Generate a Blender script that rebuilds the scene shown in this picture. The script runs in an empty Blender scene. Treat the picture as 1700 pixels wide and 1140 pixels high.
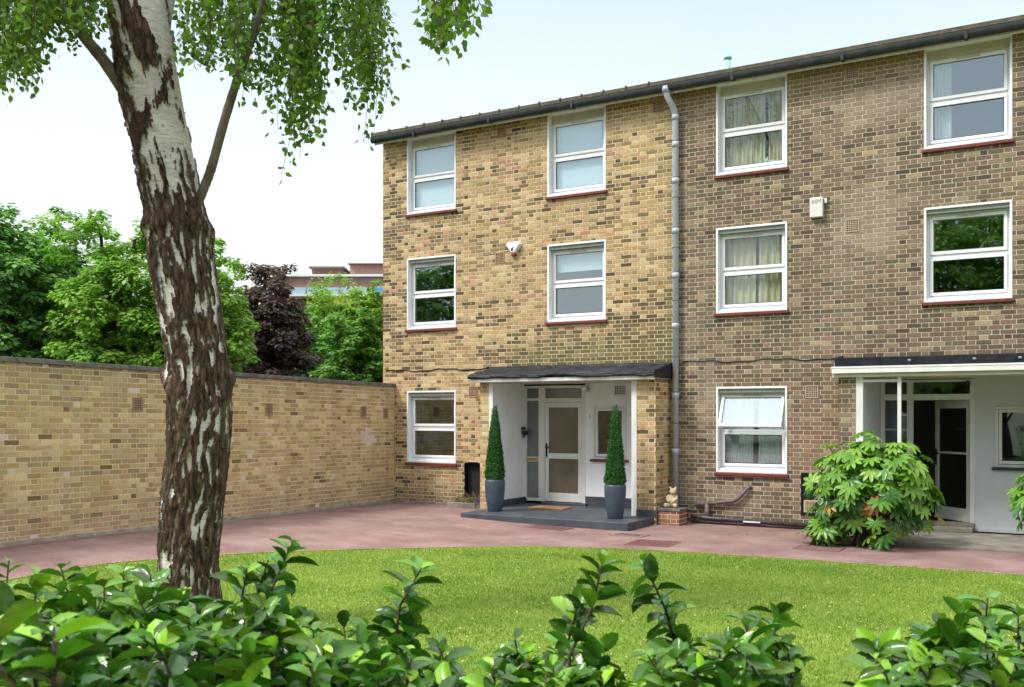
import bpy, math, random
import numpy as np
from mathutils import Vector, Matrix, noise
R = math.radians
random.seed(7); rng = np.random.default_rng(11)
S = bpy.context.scene
COL = S.collection

# ------------------------------------------------------------------ camera
CAMH = 1.9
cd = bpy.data.cameras.new("camera"); cam = bpy.data.objects.new("camera", cd); COL.objects.link(cam)
cam.location = (0, 0, CAMH); cam.rotation_euler = (R(90), 0, math.atan2(.5093, .8606))
cd.sensor_width = 36; cd.lens = 1640/1700*36; cd.shift_y = 114/1700; cd.clip_start = .05; cd.clip_end = 2000
S.camera = cam
cd.dof.use_dof = True; cd.dof.focus_distance = 14; cd.dof.aperture_fstop = 13
# ------------------------------------------------------------------ light
S.view_settings.view_transform = 'Standard'; S.view_settings.look = 'None'
S.view_settings.exposure = 1.38; S.view_settings.gamma = 1
SUN_EL, SUN_AZ = R(52), R(215)          # azimuth clockwise from +Y
W = bpy.data.worlds.new("World"); S.world = W; W.use_nodes = True
nt = W.node_tree; nt.nodes.clear()
o = nt.nodes.new('ShaderNodeOutputWorld'); bg = nt.nodes.new('ShaderNodeBackground')
sky = nt.nodes.new('ShaderNodeTexSky'); sky.sky_type = 'NISHITA'; sky.sun_disc = False
sky.sun_elevation = SUN_EL; sky.sun_rotation = SUN_AZ; sky.air_density = 1.0; sky.dust_density = 2.0; sky.ozone_density = 1.0
# bright overcast: white at the horizon, a thin blue-white band above it, bright cloud overhead
tc = nt.nodes.new('ShaderNodeTexCoord'); sp = nt.nodes.new('ShaderNodeSeparateXYZ'); nt.links.new(tc.outputs['Generated'], sp.inputs[0])
nz = nt.nodes.new('ShaderNodeTexNoise'); nz.inputs['Scale'].default_value = 2.0; nz.inputs['Detail'].default_value = 3
nt.links.new(tc.outputs['Generated'], nz.inputs['Vector'])
ma = nt.nodes.new('ShaderNodeMath'); ma.operation = 'MULTIPLY_ADD'; ma.inputs[1].default_value = .10
nt.links.new(nz.outputs['Fac'], ma.inputs[0]); nt.links.new(sp.outputs[2], ma.inputs[2])
rp = nt.nodes.new('ShaderNodeValToRGB'); e = rp.color_ramp.elements
e[0].position = 0; e[0].color = (.46, .47, .475, 1); e[1].position = 1; e[1].color = (1, 1, 1, 1)
for p, c in ((.22, (.455,.47,.478)), (.33, (.40,.44,.468)), (.44, (.325,.385,.437)), (.56, (.50,.54,.57)), (.75, (.86,.88,.90))): q = e.new(p); q.color = (*c, 1)
nt.links.new(ma.outputs[0], rp.inputs[0])
vm = nt.nodes.new('ShaderNodeVectorMath'); vm.operation = 'SCALE'; vm.inputs['Scale'].default_value = 9.6; nt.links.new(rp.outputs[0], vm.inputs[0])
mx = nt.nodes.new('ShaderNodeMix'); mx.data_type = 'RGBA'; mx.inputs['Factor'].default_value = .9
nt.links.new(sky.outputs[0], mx.inputs['A']); nt.links.new(vm.outputs[0], mx.inputs['B'])
nt.links.new(mx.outputs['Result'], bg.inputs[0]); bg.inputs[1].default_value = .10
nt.links.new(bg.outputs[0], o.inputs[0])
ld = bpy.data.lights.new("sun", 'SUN'); ld.energy = 1.5; ld.angle = R(14); ld.color = (1, .96, .9)
lo = bpy.data.objects.new("sun", ld); COL.objects.link(lo)
lo.rotation_euler = (R(90)-SUN_EL, 0, -SUN_AZ + math.pi)

# ------------------------------------------------------------------ helpers
def tag(o, label=None, cat=None, group=None, kind=None):
    if label: o['label'] = label
    if cat: o['category'] = cat
    if group: o['group'] = group
    if kind: o['kind'] = kind
    return o
def empty(name, loc, label, cat, group=None):
    o = bpy.data.objects.new(name, None); COL.objects.link(o); o.location = loc; o.empty_display_size = .2
    return tag(o, label, cat, group)
def wloc(p):
    v = Vector((0, 0, 0))
    while p is not None: v += p.location; p = p.parent
    return v
def link(name, me, parent=None, origin=None):
    """link mesh whose vertices are in world space; origin = where a parentless thing's origin sits"""
    o = bpy.data.objects.new(name, me); COL.objects.link(o)
    off = wloc(parent) if parent else (Vector(origin) if origin else Vector((0, 0, 0)))
    if off.length > 0: me.transform(Matrix.Translation(-off))
    if parent: o.parent = parent
    elif origin: o.location = origin
    return o
class MB:
    def __init__(s): s.v = []; s.f = []; s.sm = []
    def quad(s, a, b, c, d): n = len(s.v); s.v += [a, b, c, d]; s.f.append((n, n+1, n+2, n+3)); s.sm.append(False); return s
    def box(s, x0, x1, y0, y1, z0, z1, M=None):
        n = len(s.v)
        P = [(x0,y0,z0),(x1,y0,z0),(x1,y1,z0),(x0,y1,z0),(x0,y0,z1),(x1,y0,z1),(x1,y1,z1),(x0,y1,z1)]
        if M is not None: P = [tuple(M @ Vector(p)) for p in P]
        s.v += P
        for q in [(0,3,2,1),(4,5,6,7),(0,1,5,4),(1,2,6,5),(2,3,7,6),(3,0,4,7)]: s.f.append(tuple(n+i for i in q)); s.sm.append(False)
        return s
    def tube(s, pts, rad, seg=10, caps=True, smooth=True):
        pts = [Vector(p) for p in pts]
        if not hasattr(rad, '__len__'): rad = [rad]*len(pts)
        up = None; rings = []
        for i, p in enumerate(pts):
            t = (pts[min(i+1, len(pts)-1)] - pts[max(i-1, 0)]).normalized()
            if up is None: up = Vector((0,0,1)) if abs(t.z) < .9 else Vector((1,0,0))
            a = t.cross(up).normalized(); b = a.cross(t).normalized(); up = b
            n = len(s.v); rings.append(n)
            for k in range(seg):
                th = 2*math.pi*k/seg; q = p + (a*math.cos(th) + b*math.sin(th))*rad[i]; s.v.append(tuple(q))
        for r0, r1 in zip(rings, rings[1:]):
            for k in range(seg):
                k2 = (k+1) % seg; s.f.append((r0+k, r0+k2, r1+k2, r1+k)); s.sm.append(smooth)
        if caps:
            s.f.append(tuple(rings[0]+k for k in reversed(range(seg)))); s.sm.append(False)
            s.f.append(tuple(rings[-1]+k for k in range(seg))); s.sm.append(False)
        return s
    def lathe(s, cx, cy, prof, seg=32, smooth=True):
        rings = []
        for r, z in prof:
            rings.append(len(s.v))
            for k in range(seg): th = 2*math.pi*k/seg; s.v.append((cx+r*math.cos(th), cy+r*math.sin(th), z))
        for r0, r1 in zip(rings, rings[1:]):
            for k in range(seg): k2 = (k+1) % seg; s.f.append((r0+k, r0+k2, r1+k2, r1+k)); s.sm.append(smooth)
        s.f.append(tuple(rings[0]+k for k in reversed(range(seg)))); s.sm.append(False)
        s.f.append(tuple(rings[-1]+k for k in range(seg))); s.sm.append(False)
        return s
    def ball(s, c, r, seg=20, ring=12):
        rx, ry, rz = r if hasattr(r, '__len__') else (r, r, r)
        n = len(s.v); s.v.append((c[0], c[1], c[2]-rz)); s.v.append((c[0], c[1], c[2]+rz)); base = len(s.v)
        for j in range(1, ring):
            ph = math.pi*j/ring - math.pi/2
            for k in range(seg):
                th = 2*math.pi*k/seg; s.v.append((c[0]+rx*math.cos(ph)*math.cos(th), c[1]+ry*math.cos(ph)*math.sin(th), c[2]+rz*math.sin(ph)))
        for k in range(seg):
            k2 = (k+1) % seg; s.f.append((n, base+k2, base+k)); s.sm.append(True)
            e = base+(ring-2)*seg; s.f.append((n+1, e+k, e+k2)); s.sm.append(True)
            for j in range(ring-2):
                a = base+j*seg; s.f.append((a+k, a+k2, a+seg+k2, a+seg+k)); s.sm.append(True)
        return s
    def build(s, name, mat, parent=None, bevel=0, origin=None):
        me = bpy.data.meshes.new(name); me.from_pydata(s.v, [], s.f); me.validate()
        if len(me.polygons) == len(s.sm): me.polygons.foreach_set('use_smooth', s.sm)
        me.materials.append(mat); o = link(name, me, parent, origin)
        if bevel:
            m = o.modifiers.new('bevel', 'BEVEL'); m.width = bevel; m.segments = 2; m.limit_method = 'ANGLE'; m.angle_limit = R(40)
        return o
def fastmesh(name, V, F, mats, colr=None, matidx=None, smooth=False):
    """V (n,3); F (m,k) all same size; colr (n,3) per-vertex own colour"""
    V = np.ascontiguousarray(V, dtype=np.float32); F = np.ascontiguousarray(F, dtype=np.int32)
    me = bpy.data.meshes.new(name); m, k = F.shape
    me.vertices.add(len(V)); me.vertices.foreach_set('co', V.ravel())
    me.loops.add(m*k); me.loops.foreach_set('vertex_index', F.ravel())
    me.polygons.add(m); me.polygons.foreach_set('loop_start', np.arange(0, m*k, k, dtype=np.int32)); me.polygons.foreach_set('loop_total', np.full(m, k, dtype=np.int32))
    me.polygons.foreach_set('use_smooth', np.full(m, smooth))
    for mt in mats: me.materials.append(mt)
    if matidx is not None: me.polygons.foreach_set('material_index', matidx.astype(np.int32))
    if colr is not None:
        a = me.color_attributes.new('tint', 'FLOAT_COLOR', 'POINT')
        a.data.foreach_set('color', np.hstack([colr, np.ones((len(colr), 1))]).astype(np.float32).ravel())
    me.update(calc_edges=True); return me

# ------------------------------------------------------------------ materials
def mat(name, col=(.5,.5,.5), rough=.6, metal=0, spec=.5):
    m = bpy.data.materials.new(name); m.use_nodes = True; b = m.node_tree.nodes['Principled BSDF']
    b.inputs['Base Color'].default_value = (*col, 1); b.inputs['Roughness'].default_value = rough
    b.inputs['Metallic'].default_value = metal; b.inputs['Specular IOR Level'].default_value = spec
    return m
def N(m, t, **kw):
    n = m.node_tree.nodes.new(t)
    for k, v in kw.items():
        if k in n.inputs: n.inputs[k].default_value = v
        else: setattr(n, k, v)
    return n
def L(m, a, b): m.node_tree.links.new(a, b)
def BS(m): return m.node_tree.nodes['Principled BSDF']
def noisy(name, c1, c2, scale=8, rough=.7, bump=.2, bscale=60, detail=5, stretch=(1,1,1), lo=.35, hi=.65, spec=.4, dist=.01):
    m = mat(name, c1, rough, spec=spec); tc = N(m, 'ShaderNodeTexCoord'); mp = N(m, 'ShaderNodeMapping'); mp.inputs['Scale'].default_value = stretch
    L(m, tc.outputs['Object'], mp.inputs[0])
    n = N(m, 'ShaderNodeTexNoise', Scale=scale, Detail=detail, Roughness=.6); L(m, mp.outputs[0], n.inputs['Vector'])
    r = N(m, 'ShaderNodeMapRange'); r.inputs[1].default_value = lo; r.inputs[2].default_value = hi; L(m, n.outputs['Fac'], r.inputs[0])
    x = N(m, 'ShaderNodeMix', data_type='RGBA'); x.inputs['A'].default_value = (*c1, 1); x.inputs['B'].default_value = (*c2, 1)
    L(m, r.outputs[0], x.inputs['Factor']); L(m, x.outputs['Result'], BS(m).inputs['Base Color'])
    n2 = N(m, 'ShaderNodeTexNoise', Scale=bscale, Detail=4); L(m, mp.outputs[0], n2.inputs['Vector'])
    b = N(m, 'ShaderNodeBump', Strength=bump, Distance=dist); L(m, n2.outputs['Fac'], b.inputs['Height']); L(m, b.outputs[0], BS(m).inputs['Normal'])
    m['mix'] = 1
    return m
def attrmat(name, rough=.8, bump=.4, bscale=120, var=.35, spec=.3, trans=0, vscale=40, dist=.004):
    """own colour of each brick / leaf / plate comes from the 'tint' attribute, fine noise on top"""
    m = mat(name, rough=rough, spec=spec); a = N(m, 'ShaderNodeAttribute', attribute_name='tint')
    tc = N(m, 'ShaderNodeTexCoord'); n = N(m, 'ShaderNodeTexNoise', Scale=vscale, Detail=4, Roughness=.65); L(m, tc.outputs['Object'], n.inputs['Vector'])
    r = N(m, 'ShaderNodeMapRange'); r.inputs[1].default_value = .3; r.inputs[2].default_value = .7; r.inputs[3].default_value = 1-var; r.inputs[4].default_value = 1+var
    L(m, n.outputs['Fac'], r.inputs[0])
    x = N(m, 'ShaderNodeVectorMath', operation='MULTIPLY'); L(m, a.outputs['Color'], x.inputs[0]); L(m, r.outputs[0], x.inputs[1])
    L(m, x.outputs[0], BS(m).inputs['Base Color'])
    if bump:
        n2 = N(m, 'ShaderNodeTexNoise', Scale=bscale, Detail=3); L(m, tc.outputs['Object'], n2.inputs['Vector'])
        b = N(m, 'ShaderNodeBump', Strength=bump, Distance=dist); L(m, n2.outputs['Fac'], b.inputs['Height']); L(m, b.outputs[0], BS(m).inputs['Normal'])
    if trans:
        t = N(m, 'ShaderNodeBsdfTranslucent'); mxs = N(m, 'ShaderNodeMixShader'); mxs.inputs[0].default_value = trans
        y = N(m, 'ShaderNodeVectorMath', operation='MULTIPLY'); y.inputs[1].default_value = (1.3, 1.5, .6)
        L(m, x.outputs[0], y.inputs[0]); L(m, y.outputs[0], t.inputs[0])
        L(m, BS(m).outputs[0], mxs.inputs[1]); L(m, t.outputs[0], mxs.inputs[2])
        out = [q for q in m.node_tree.nodes if q.type == 'OUTPUT_MATERIAL'][0]; L(m, mxs.outputs[0], out.inputs[0])
    return m
M_brick = attrmat('brick', .9, .5, 90, .22, .2, vscale=55)
M_mort_l = noisy('mortar_pale', (.78,.68,.47), (.52,.43,.27), 3, .95, .3, 150, lo=.4, hi=.75)
M_mort_r = noisy('mortar_grey', (.60,.53,.40), (.40,.34,.25), 3, .95, .3, 150, lo=.4, hi=.75)
M_mort_w = noisy('mortar_cream', (.84,.75,.52), (.62,.52,.33), 3, .95, .3, 150)
M_upvc = noisy('white_upvc', (.80,.81,.83), (.75,.76,.78), 5, .3, .03, 30, spec=.5)
M_white = noisy('white_painted_render', (.86,.87,.88), (.77,.78,.79), 1.7, .75, .25, 70)
M_white2 = noisy('weathered_white_render', (.62,.65,.67), (.53,.55,.56), 1.6, .8, .25, 70, lo=.3, hi=.8)
M_wood = noisy('white_painted_wood', (.74,.74,.72), (.64,.64,.60), 6, .5, .1, 40, stretch=(1,1,.3))
M_head = noisy('grey_head_board', (.26,.29,.27), (.20,.23,.21), 6, .6, .1, 40)
M_cream = noisy('cream_board', (.55,.53,.46), (.47,.45,.38), 3, .7, .1, 40)
M_tile = noisy('red_sill_tile', (.20,.045,.035), (.13,.03,.025), 14, .45, .2, 80)
M_felt = noisy('black_roof_felt', (.007,.009,.014), (.042,.048,.06), 5, .55, 1.0, 6, stretch=(.5,3.5,3.5), spec=.4, lo=.5, hi=.85, dist=.06)  # paler stretched streaks put the highlights on the felt's folds into its colour
M_gutter = noisy('black_gutter', (.013,.017,.019), (.03,.035,.035), 5, .45, .1, 40)
M_rooftile = noisy('mossy_roof_tile', (.13,.11,.075), (.07,.065,.045), 9, .9, .6, 60)
M_pipe = noisy('grey_painted_pipe', (.46,.50,.55), (.38,.41,.46), 5, .4, .1, 60, stretch=(3,3,.6))
M_brownpipe = noisy('brown_black_pipe', (.035,.025,.03), (.075,.06,.065), 9, .4, .1, 50)
M_greypipe = noisy('worn_waste_pipe', (.16,.12,.12), (.09,.065,.07), 12, .5, .1, 50)
M_slate = noisy('blue_grey_step_paint', (.045,.052,.066), (.075,.083,.10), 2.4, .5, .12, 90, lo=.35, hi=.7)
M_conc = noisy('worn_concrete', (.27,.24,.20), (.15,.135,.11), 4, .9, .4, 60)
M_cope = noisy('grey_coping', (.19,.175,.165), (.10,.092,.088), 7, .9, .5, 50, lo=.4, hi=.62)
M_dark = mat('dark_void', (.008,.008,.009), .7)
M_black = mat('black_plastic', (.012,.012,.014), .35)
M_terra = noisy('terracotta_vent', (.43,.27,.17), (.34,.22,.14), 12, .85, .2, 60)
M_vcream = noisy('cream_vent', (.52,.44,.26), (.44,.37,.22), 12, .6, .1, 60)
M_int = mat('interior_wall', (.17,.15,.12), .9)
M_intfloor = mat('interior_floor', (.10,.05,.04), .8)
M_brass = mat('brass', (.60,.40,.12), .35, .9)
M_pot = noisy('blue_slate_planter', (.042,.06,.085), (.055,.075,.10), 14, .5, .1, 90)
M_mat = noisy('coir_mat', (.42,.22,.09), (.32,.17,.07), 30, .95, .8, 300)
M_stone = noisy('pale_cast_stone', (.52,.43,.28), (.33,.27,.17), 22, .85, .5, 90, lo=.4, hi=.7)
M_curt = noisy('cream_curtain', (.70,.65,.48), (.56,.52,.37), 6, .9, .1, 200, stretch=(3,3,.4))
M_net = noisy('net_curtain', (.66,.72,.72), (.52,.57,.58), 6, .9, .1, 200, stretch=(6,6,.2))
M_blind = mat('pale_blue_blind', (.66,.78,.86), .8)
M_blue = mat('blue_glaze', (.02,.16,.36), .3)
def glassmat(name, refl, tint=(.92,.95,.94)):
    m = bpy.data.materials.new(name); m.use_nodes = True; n = m.node_tree; n.nodes.clear()
    out = n.nodes.new('ShaderNodeOutputMaterial'); g = n.nodes.new('ShaderNodeBsdfGlossy'); g.inputs['Roughness'].default_value = .015; g.inputs['Color'].default_value = (.82,.93,1,1)
    t = n.nodes.new('ShaderNodeBsdfTransparent'); t.inputs[0].default_value = (*tint, 1)
    ly = n.nodes.new('ShaderNodeLayerWeight'); ly.inputs['Blend'].default_value = .5
    pw = n.nodes.new('ShaderNodeMath'); pw.operation = 'POWER'; pw.inputs[1].default_value = 5; n.links.new(ly.outputs['Facing'], pw.inputs[0])
    lw = n.nodes.new('ShaderNodeMath'); lw.operation = 'MULTIPLY_ADD'; lw.inputs[1].default_value = 1-refl; lw.inputs[2].default_value = refl; n.links.new(pw.outputs[0], lw.inputs[0])
    tcn = n.nodes.new('ShaderNodeTexCoord'); ns = n.nodes.new('ShaderNodeTexNoise'); ns.inputs['Scale'].default_value = 1.3; ns.inputs['Detail'].default_value = 0
    bp = n.nodes.new('ShaderNodeBump'); bp.inputs['Strength'].default_value = .12; bp.inputs['Distance'].default_value = .02
    n.links.new(tcn.outputs['Object'], ns.inputs['Vector']); n.links.new(ns.outputs['Fac'], bp.inputs['Height']); n.links.new(bp.outputs[0], g.inputs['Normal'])
    mx = n.nodes.new('ShaderNodeMixShader'); n.links.new(lw.outputs[0], mx.inputs[0]); n.links.new(t.outputs[0], mx.inputs[1]); n.links.new(g.outputs[0], mx.inputs[2])
    n.links.new(mx.outputs[0], out.inputs[0]); return m
M_glass = glassmat('double_glazing', .17); M_glassold = glassmat('plain_glass', .08, (.88,.90,.87))
M_glassbright = glassmat('tilted_glazing', .26)
def frosted(name, c):
    m = noisy(name, c, tuple(q*.75 for q in c), 2.5, .22, .05, 30, spec=.9); return m
M_frost = frosted('obscured_brown_glass', (.16,.135,.095)); M_frost2 = frosted('obscured_grey_glass', (.17,.19,.18))
M_leaf = attrmat('tree_leaf', .5, 0, var=.12, spec=.4, trans=.42, vscale=6)
M_gloss = attrmat('glossy_evergreen_leaf', .22, .3, 45, .22, .5, trans=.18, vscale=26, dist=.006)
M_fats = attrmat('fatsia_leaf', .36, .1, 50, .12, .55, trans=.28, vscale=20)
M_grass = attrmat('grass_blade', .6, 0, var=.05, spec=.3, trans=.35)
M_bark = attrmat('birch_bark', .85, 0, var=.14, spec=.2, vscale=60)
def _bark(m):
    tc = N(m, 'ShaderNodeTexCoord'); mp = N(m, 'ShaderNodeMapping'); mp.inputs['Scale'].default_value = (1, 1, .34); L(m, tc.outputs['Object'], mp.inputs[0])
    v = N(m, 'ShaderNodeTexNoise', Scale=26, Detail=7, Roughness=.68, Distortion=.6); L(m, mp.outputs[0], v.inputs['Vector'])
    r = N(m, 'ShaderNodeMapRange'); r.inputs[1].default_value = .36; r.inputs[2].default_value = .62; r.inputs[3].default_value = .30; r.inputs[4].default_value = 2.1; L(m, v.outputs['Fac'], r.inputs[0])
    # fissures show in the dark plates, thin cross lines in the pale paper
    a = [q for q in m.node_tree.nodes if q.type == 'ATTRIBUTE'][0]; bw = N(m, 'ShaderNodeRGBToBW'); L(m, a.outputs['Color'], bw.inputs[0])
    k = N(m, 'ShaderNodeMapRange'); k.inputs[1].default_value = .12; k.inputs[2].default_value = .38; L(m, bw.outputs[0], k.inputs[0])
    mp2 = N(m, 'ShaderNodeMapping'); mp2.inputs['Scale'].default_value = (.35, .35, 3); L(m, tc.outputs['Object'], mp2.inputs[0])
    v2 = N(m, 'ShaderNodeTexNoise', Scale=24, Detail=6, Roughness=.7); L(m, mp2.outputs[0], v2.inputs['Vector'])
    r2 = N(m, 'ShaderNodeMapRange'); r2.inputs[1].default_value = .36; r2.inputs[2].default_value = .50; r2.inputs[3].default_value = .60; r2.inputs[4].default_value = 1.04; L(m, v2.outputs['Fac'], r2.inputs[0])
    mm = N(m, 'ShaderNodeMix'); L(m, k.outputs[0], mm.inputs[0]); L(m, r.outputs[0], mm.inputs[2]); L(m, r2.outputs[0], mm.inputs[3])
    bs = BS(m); src = bs.inputs['Base Color'].links[0].from_socket; x = N(m, 'ShaderNodeVectorMath', operation='MULTIPLY'); L(m, src, x.inputs[0]); L(m, mm.outputs[0], x.inputs[1]); L(m, x.outputs[0], bs.inputs['Base Color'])
    b = N(m, 'ShaderNodeBump', Strength=.9, Distance=.022); sc = N(m, 'ShaderNodeMath', operation='MULTIPLY'); iv = N(m, 'ShaderNodeMath', operation='SUBTRACT'); iv.inputs[0].default_value = 1.08; L(m, k.outputs[0], iv.inputs[1])
    L(m, v.outputs['Fac'], sc.inputs[0]); L(m, iv.outputs[0], sc.inputs[1]); L(m, sc.outputs[0], b.inputs['Height']); L(m, b.outputs[0], bs.inputs['Normal'])
_bark(M_bark)
M_twig = noisy('brown_twig', (.10,.06,.04), (.05,.03,.02), 20, .8, .3, 80)
M_branch = noisy('grey_brown_branch', (.20,.165,.13), (.09,.07,.055), 9, .85, .6, 60, stretch=(1,1,.5))
M_trunk = noisy('dark_trunk', (.08,.06,.045), (.04,.03,.022), 6, .9, .5, 30)

# ------------------------------------------------------------------ terrain
FY = 16.84                                    # house front
def ss(a, b, x):
    t = min(1, max(0, (x-a)/(b-a))); return t*t*(3-2*t)
def gz(X, Y):
    return -.07*ss(-12.5, -7, X) + .16*min(1.6, max(0, (FY-Y)/9.2))*(1-ss(-12.2, -8, X))
def sheet(name, xs, ys, dz, m):
    V = np.array([(x, y, gz(x, y)+dz) for y in ys for x in xs]); nx = len(xs); ny = len(ys)
    F = np.array([(j*nx+i, j*nx+i+1, (j+1)*nx+i+1, (j+1)*nx+i) for j in range(ny-1) for i in range(nx-1)])
    o = link(name, fastmesh(name, V, F, [m], smooth=True)); return tag(o, kind='structure')
M_ground = noisy('earth_and_rough_grass', (.045,.06,.02), (.07,.06,.03), 1.5, .95, .5, 20)
far = [-900,-300,-120,-60,-35]
sheet('ground', far+list(np.arange(-25, 20.1, 1.5))+[35,60,120,300,900], far+list(np.arange(-20, 25.1, 1.5))+[35,60,120,300,900], -.06, M_ground)
# red tarmac
M_tar = mat('red_tarmac', rough=.85, spec=.35)
def _tar(m):
    tc = N(m, 'ShaderNodeTexCoord')
    def ns(s, d=5, st=None):
        n = N(m, 'ShaderNodeTexNoise', Scale=s, Detail=d, Roughness=.6)
        if st: mp = N(m, 'ShaderNodeMapping'); mp.inputs['Scale'].default_value = st; L(m, tc.outputs['Object'], mp.inputs[0]); L(m, mp.outputs[0], n.inputs['Vector'])
        else: L(m, tc.outputs['Object'], n.inputs['Vector'])
        return n
    def ramp(n, stops):
        r = N(m, 'ShaderNodeValToRGB'); e = r.color_ramp.elements
        e[0].position, e[0].color = stops[0][0], (*stops[0][1], 1); e[1].position, e[1].color = stops[1][0], (*stops[1][1], 1)
        for p, c in stops[2:]: q = e.new(p); q.color = (*c, 1)
        L(m, n.outputs['Fac'], r.inputs[0]); return r
    a = ramp(ns(1.3, 9), [(.34, (.205,.122,.108)), (.64, (.31,.208,.187)), (.5, (.255,.160,.143))])
    g = ramp(ns(140, 2), [(.32, (.62,.60,.60)), (.7, (1.25,1.25,1.28))])
    x = N(m, 'ShaderNodeMix', data_type='RGBA', blend_type='MULTIPLY'); x.inputs['Factor'].default_value = 1; L(m, a.outputs[0], x.inputs['A']); L(m, g.outputs[0], x.inputs['B'])
    s = ramp(ns(2.2, 6, (.5,1.6,1)), [(.56, (1,1,1)), (.70, (.80,.81,.81))])
    y = N(m, 'ShaderNodeMix', data_type='RGBA', blend_type='MULTIPLY'); y.inputs['Factor'].default_value = 1; L(m, x.outputs['Result'], y.inputs['A']); L(m, s.outputs[0], y.inputs['B'])
    L(m, y.outputs['Result'], BS(m).inputs['Base Color'])
    b = N(m, 'ShaderNodeBump', Strength=.5, Distance=.006); n3 = ns(180, 2); L(m, n3.outputs['Fac'], b.inputs['Height']); L(m, b.outputs[0], BS(m).inputs['Normal'])
_tar(M_tar)
sheet('driveway', list(np.arange(-12.9, 9.2, .4)), list(np.arange(-6, 17.0, .4)), 0, M_tar)
# lawn: closed curve
ctrl = [(-10.15,6.35),(-10.23,7.35),(-10.2,8.0),(-9.68,9.53),(-9.07,10.56),(-8.25,11.55),(-6.97,12.55),(-5.31,13.05),(-4.07,13.17),(-2.83,13.24),(-.75,13.32),(3,13.3),(6,12.4),(7.6,9.8),(7.8,5),(6.5,.9),(2,.4),(-4,.4),(-8.2,1.0),(-9.7,3.2),(-10.05,5)]
def catmull(P, k=12):
    out = []; n = len(P)
    for i in range(n):
        p = [Vector(P[(i+j-1) % n]) for j in range(4)]
        for t in range(k):
            t /= k; out.append(.5*((2*p[1])+(p[2]-p[0])*t+(2*p[0]-5*p[1]+4*p[2]-p[3])*t*t+(3*p[1]-p[0]-3*p[2]+p[3])*t**3))
    return out
edge = catmull(ctrl); LC = Vector((-1.5, 7.2)); ne = len(edge)
angs = np.array([math.atan2(p.y-LC.y, p.x-LC.x) for p in edge]); rads = np.array([(p-LC).length for p in edge]); so = np.argsort(angs)
def inlawn(x, y, k=1.0):
    a = np.arctan2(y-LC.y, x-LC.x); return np.hypot(x-LC.x, y-LC.y) < k*np.interp(a, angs[so], rads[so], period=2*math.pi)
V = []; F = []
for j in range(31):
    for p in edge: q = LC.lerp(p, max(j/30, .001)); V.append((q.x, q.y, gz(q.x, q.y)+.014))
for j in range(30):
    for i in range(ne): F.append((j*ne+i, j*ne+(i+1) % ne, (j+1)*ne+(i+1) % ne, (j+1)*ne+i))
M_lawn = noisy('lawn_turf', (.12,.215,.018), (.22,.29,.045), 1.3, .9, .7, 220, lo=.3, hi=.7)
tag(link('lawn', fastmesh('lawn', np.array(V), np.array(F)[:, ::-1], [M_lawn], smooth=True)), kind='structure')
# timber/stone edging strip round the lawn
V = []; F = []
for i, p in enumerate(edge):
    d = (p-LC).normalized()
    for k, (w, h) in enumerate([(-.01,-.02),(-.01,.022),(.035,.022),(.035,-.02)]): q = p+d*w; V.append((q.x, q.y, gz(q.x, q.y)+h))
for i in range(ne):
    j = (i+1) % ne
    for k in range(3): F.append((i*4+k, j*4+k, j*4+k+1, i*4+k+1))
tag(link('lawn_edging', fastmesh('lawn_edging', np.array(V), np.array(F), [noisy('edging', (.40,.25,.19), (.25,.16,.11), 3, .9, .3, 40)])), kind='structure')
# mown grass blades
n = 420000
x = rng.uniform(-10.4, 3.5, n); y = 3.5+rng.uniform(0, 1, n)**1.25*9.9; ok = inlawn(x, y, 1.0+.003*np.sin(x*9)+.002*np.sin(y*23)); x, y = x[ok], y[ok]; n = len(x)
gzv = np.vectorize(gz); zz = -.07*np.ones(n); near = x < -7; zz[near] = gzv(x[near], y[near]); zz += .012
big0 = 0
th = rng.uniform(0, 2*math.pi, n); w = rng.uniform(.0025, .005, n); h = rng.uniform(.016, .036, n); le = rng.normal(0, .55, (n, 2))
B = np.stack([x, y, zz], 1); D = np.stack([np.cos(th)*w, np.sin(th)*w, 0*w], 1); T = B+np.stack([le[:, 0]*h, le[:, 1]*h, h], 1)
V = np.stack([B-D, B+D, T], 1).reshape(-1, 3); F = np.arange(3*n).reshape(-1, 3)
gx = np.linspace(-11, 4, 90); gy = np.linspace(3, 14, 70)
G = np.array([[noise.noise(Vector((a*.7, b*1.1, 0)))+.6*noise.noise(Vector((a*2.3, b*3.1, 4))) for a in gx] for b in gy])
ix = np.clip(((x+11)/15*89).astype(int), 0, 89); iy = np.clip(((y-3)/11*69).astype(int), 0, 69); big = G[iy, ix]
v = rng.uniform(.78, 1.22, n)*(1+.16*big); dry = np.clip(rng.normal(0, .22, n)+.22+.40*big, 0, 1)[:, None]
c = (np.array([.132,.245,.020])*(1-dry)+np.array([.33,.37,.07])*dry)*v[:, None]
g = link('grass', fastmesh('grass', V, F, [M_grass], np.repeat(c, 3, 0))); tag(g, 'short mown bright green grass covering the lawn', 'grass', kind='stuff')
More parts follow.
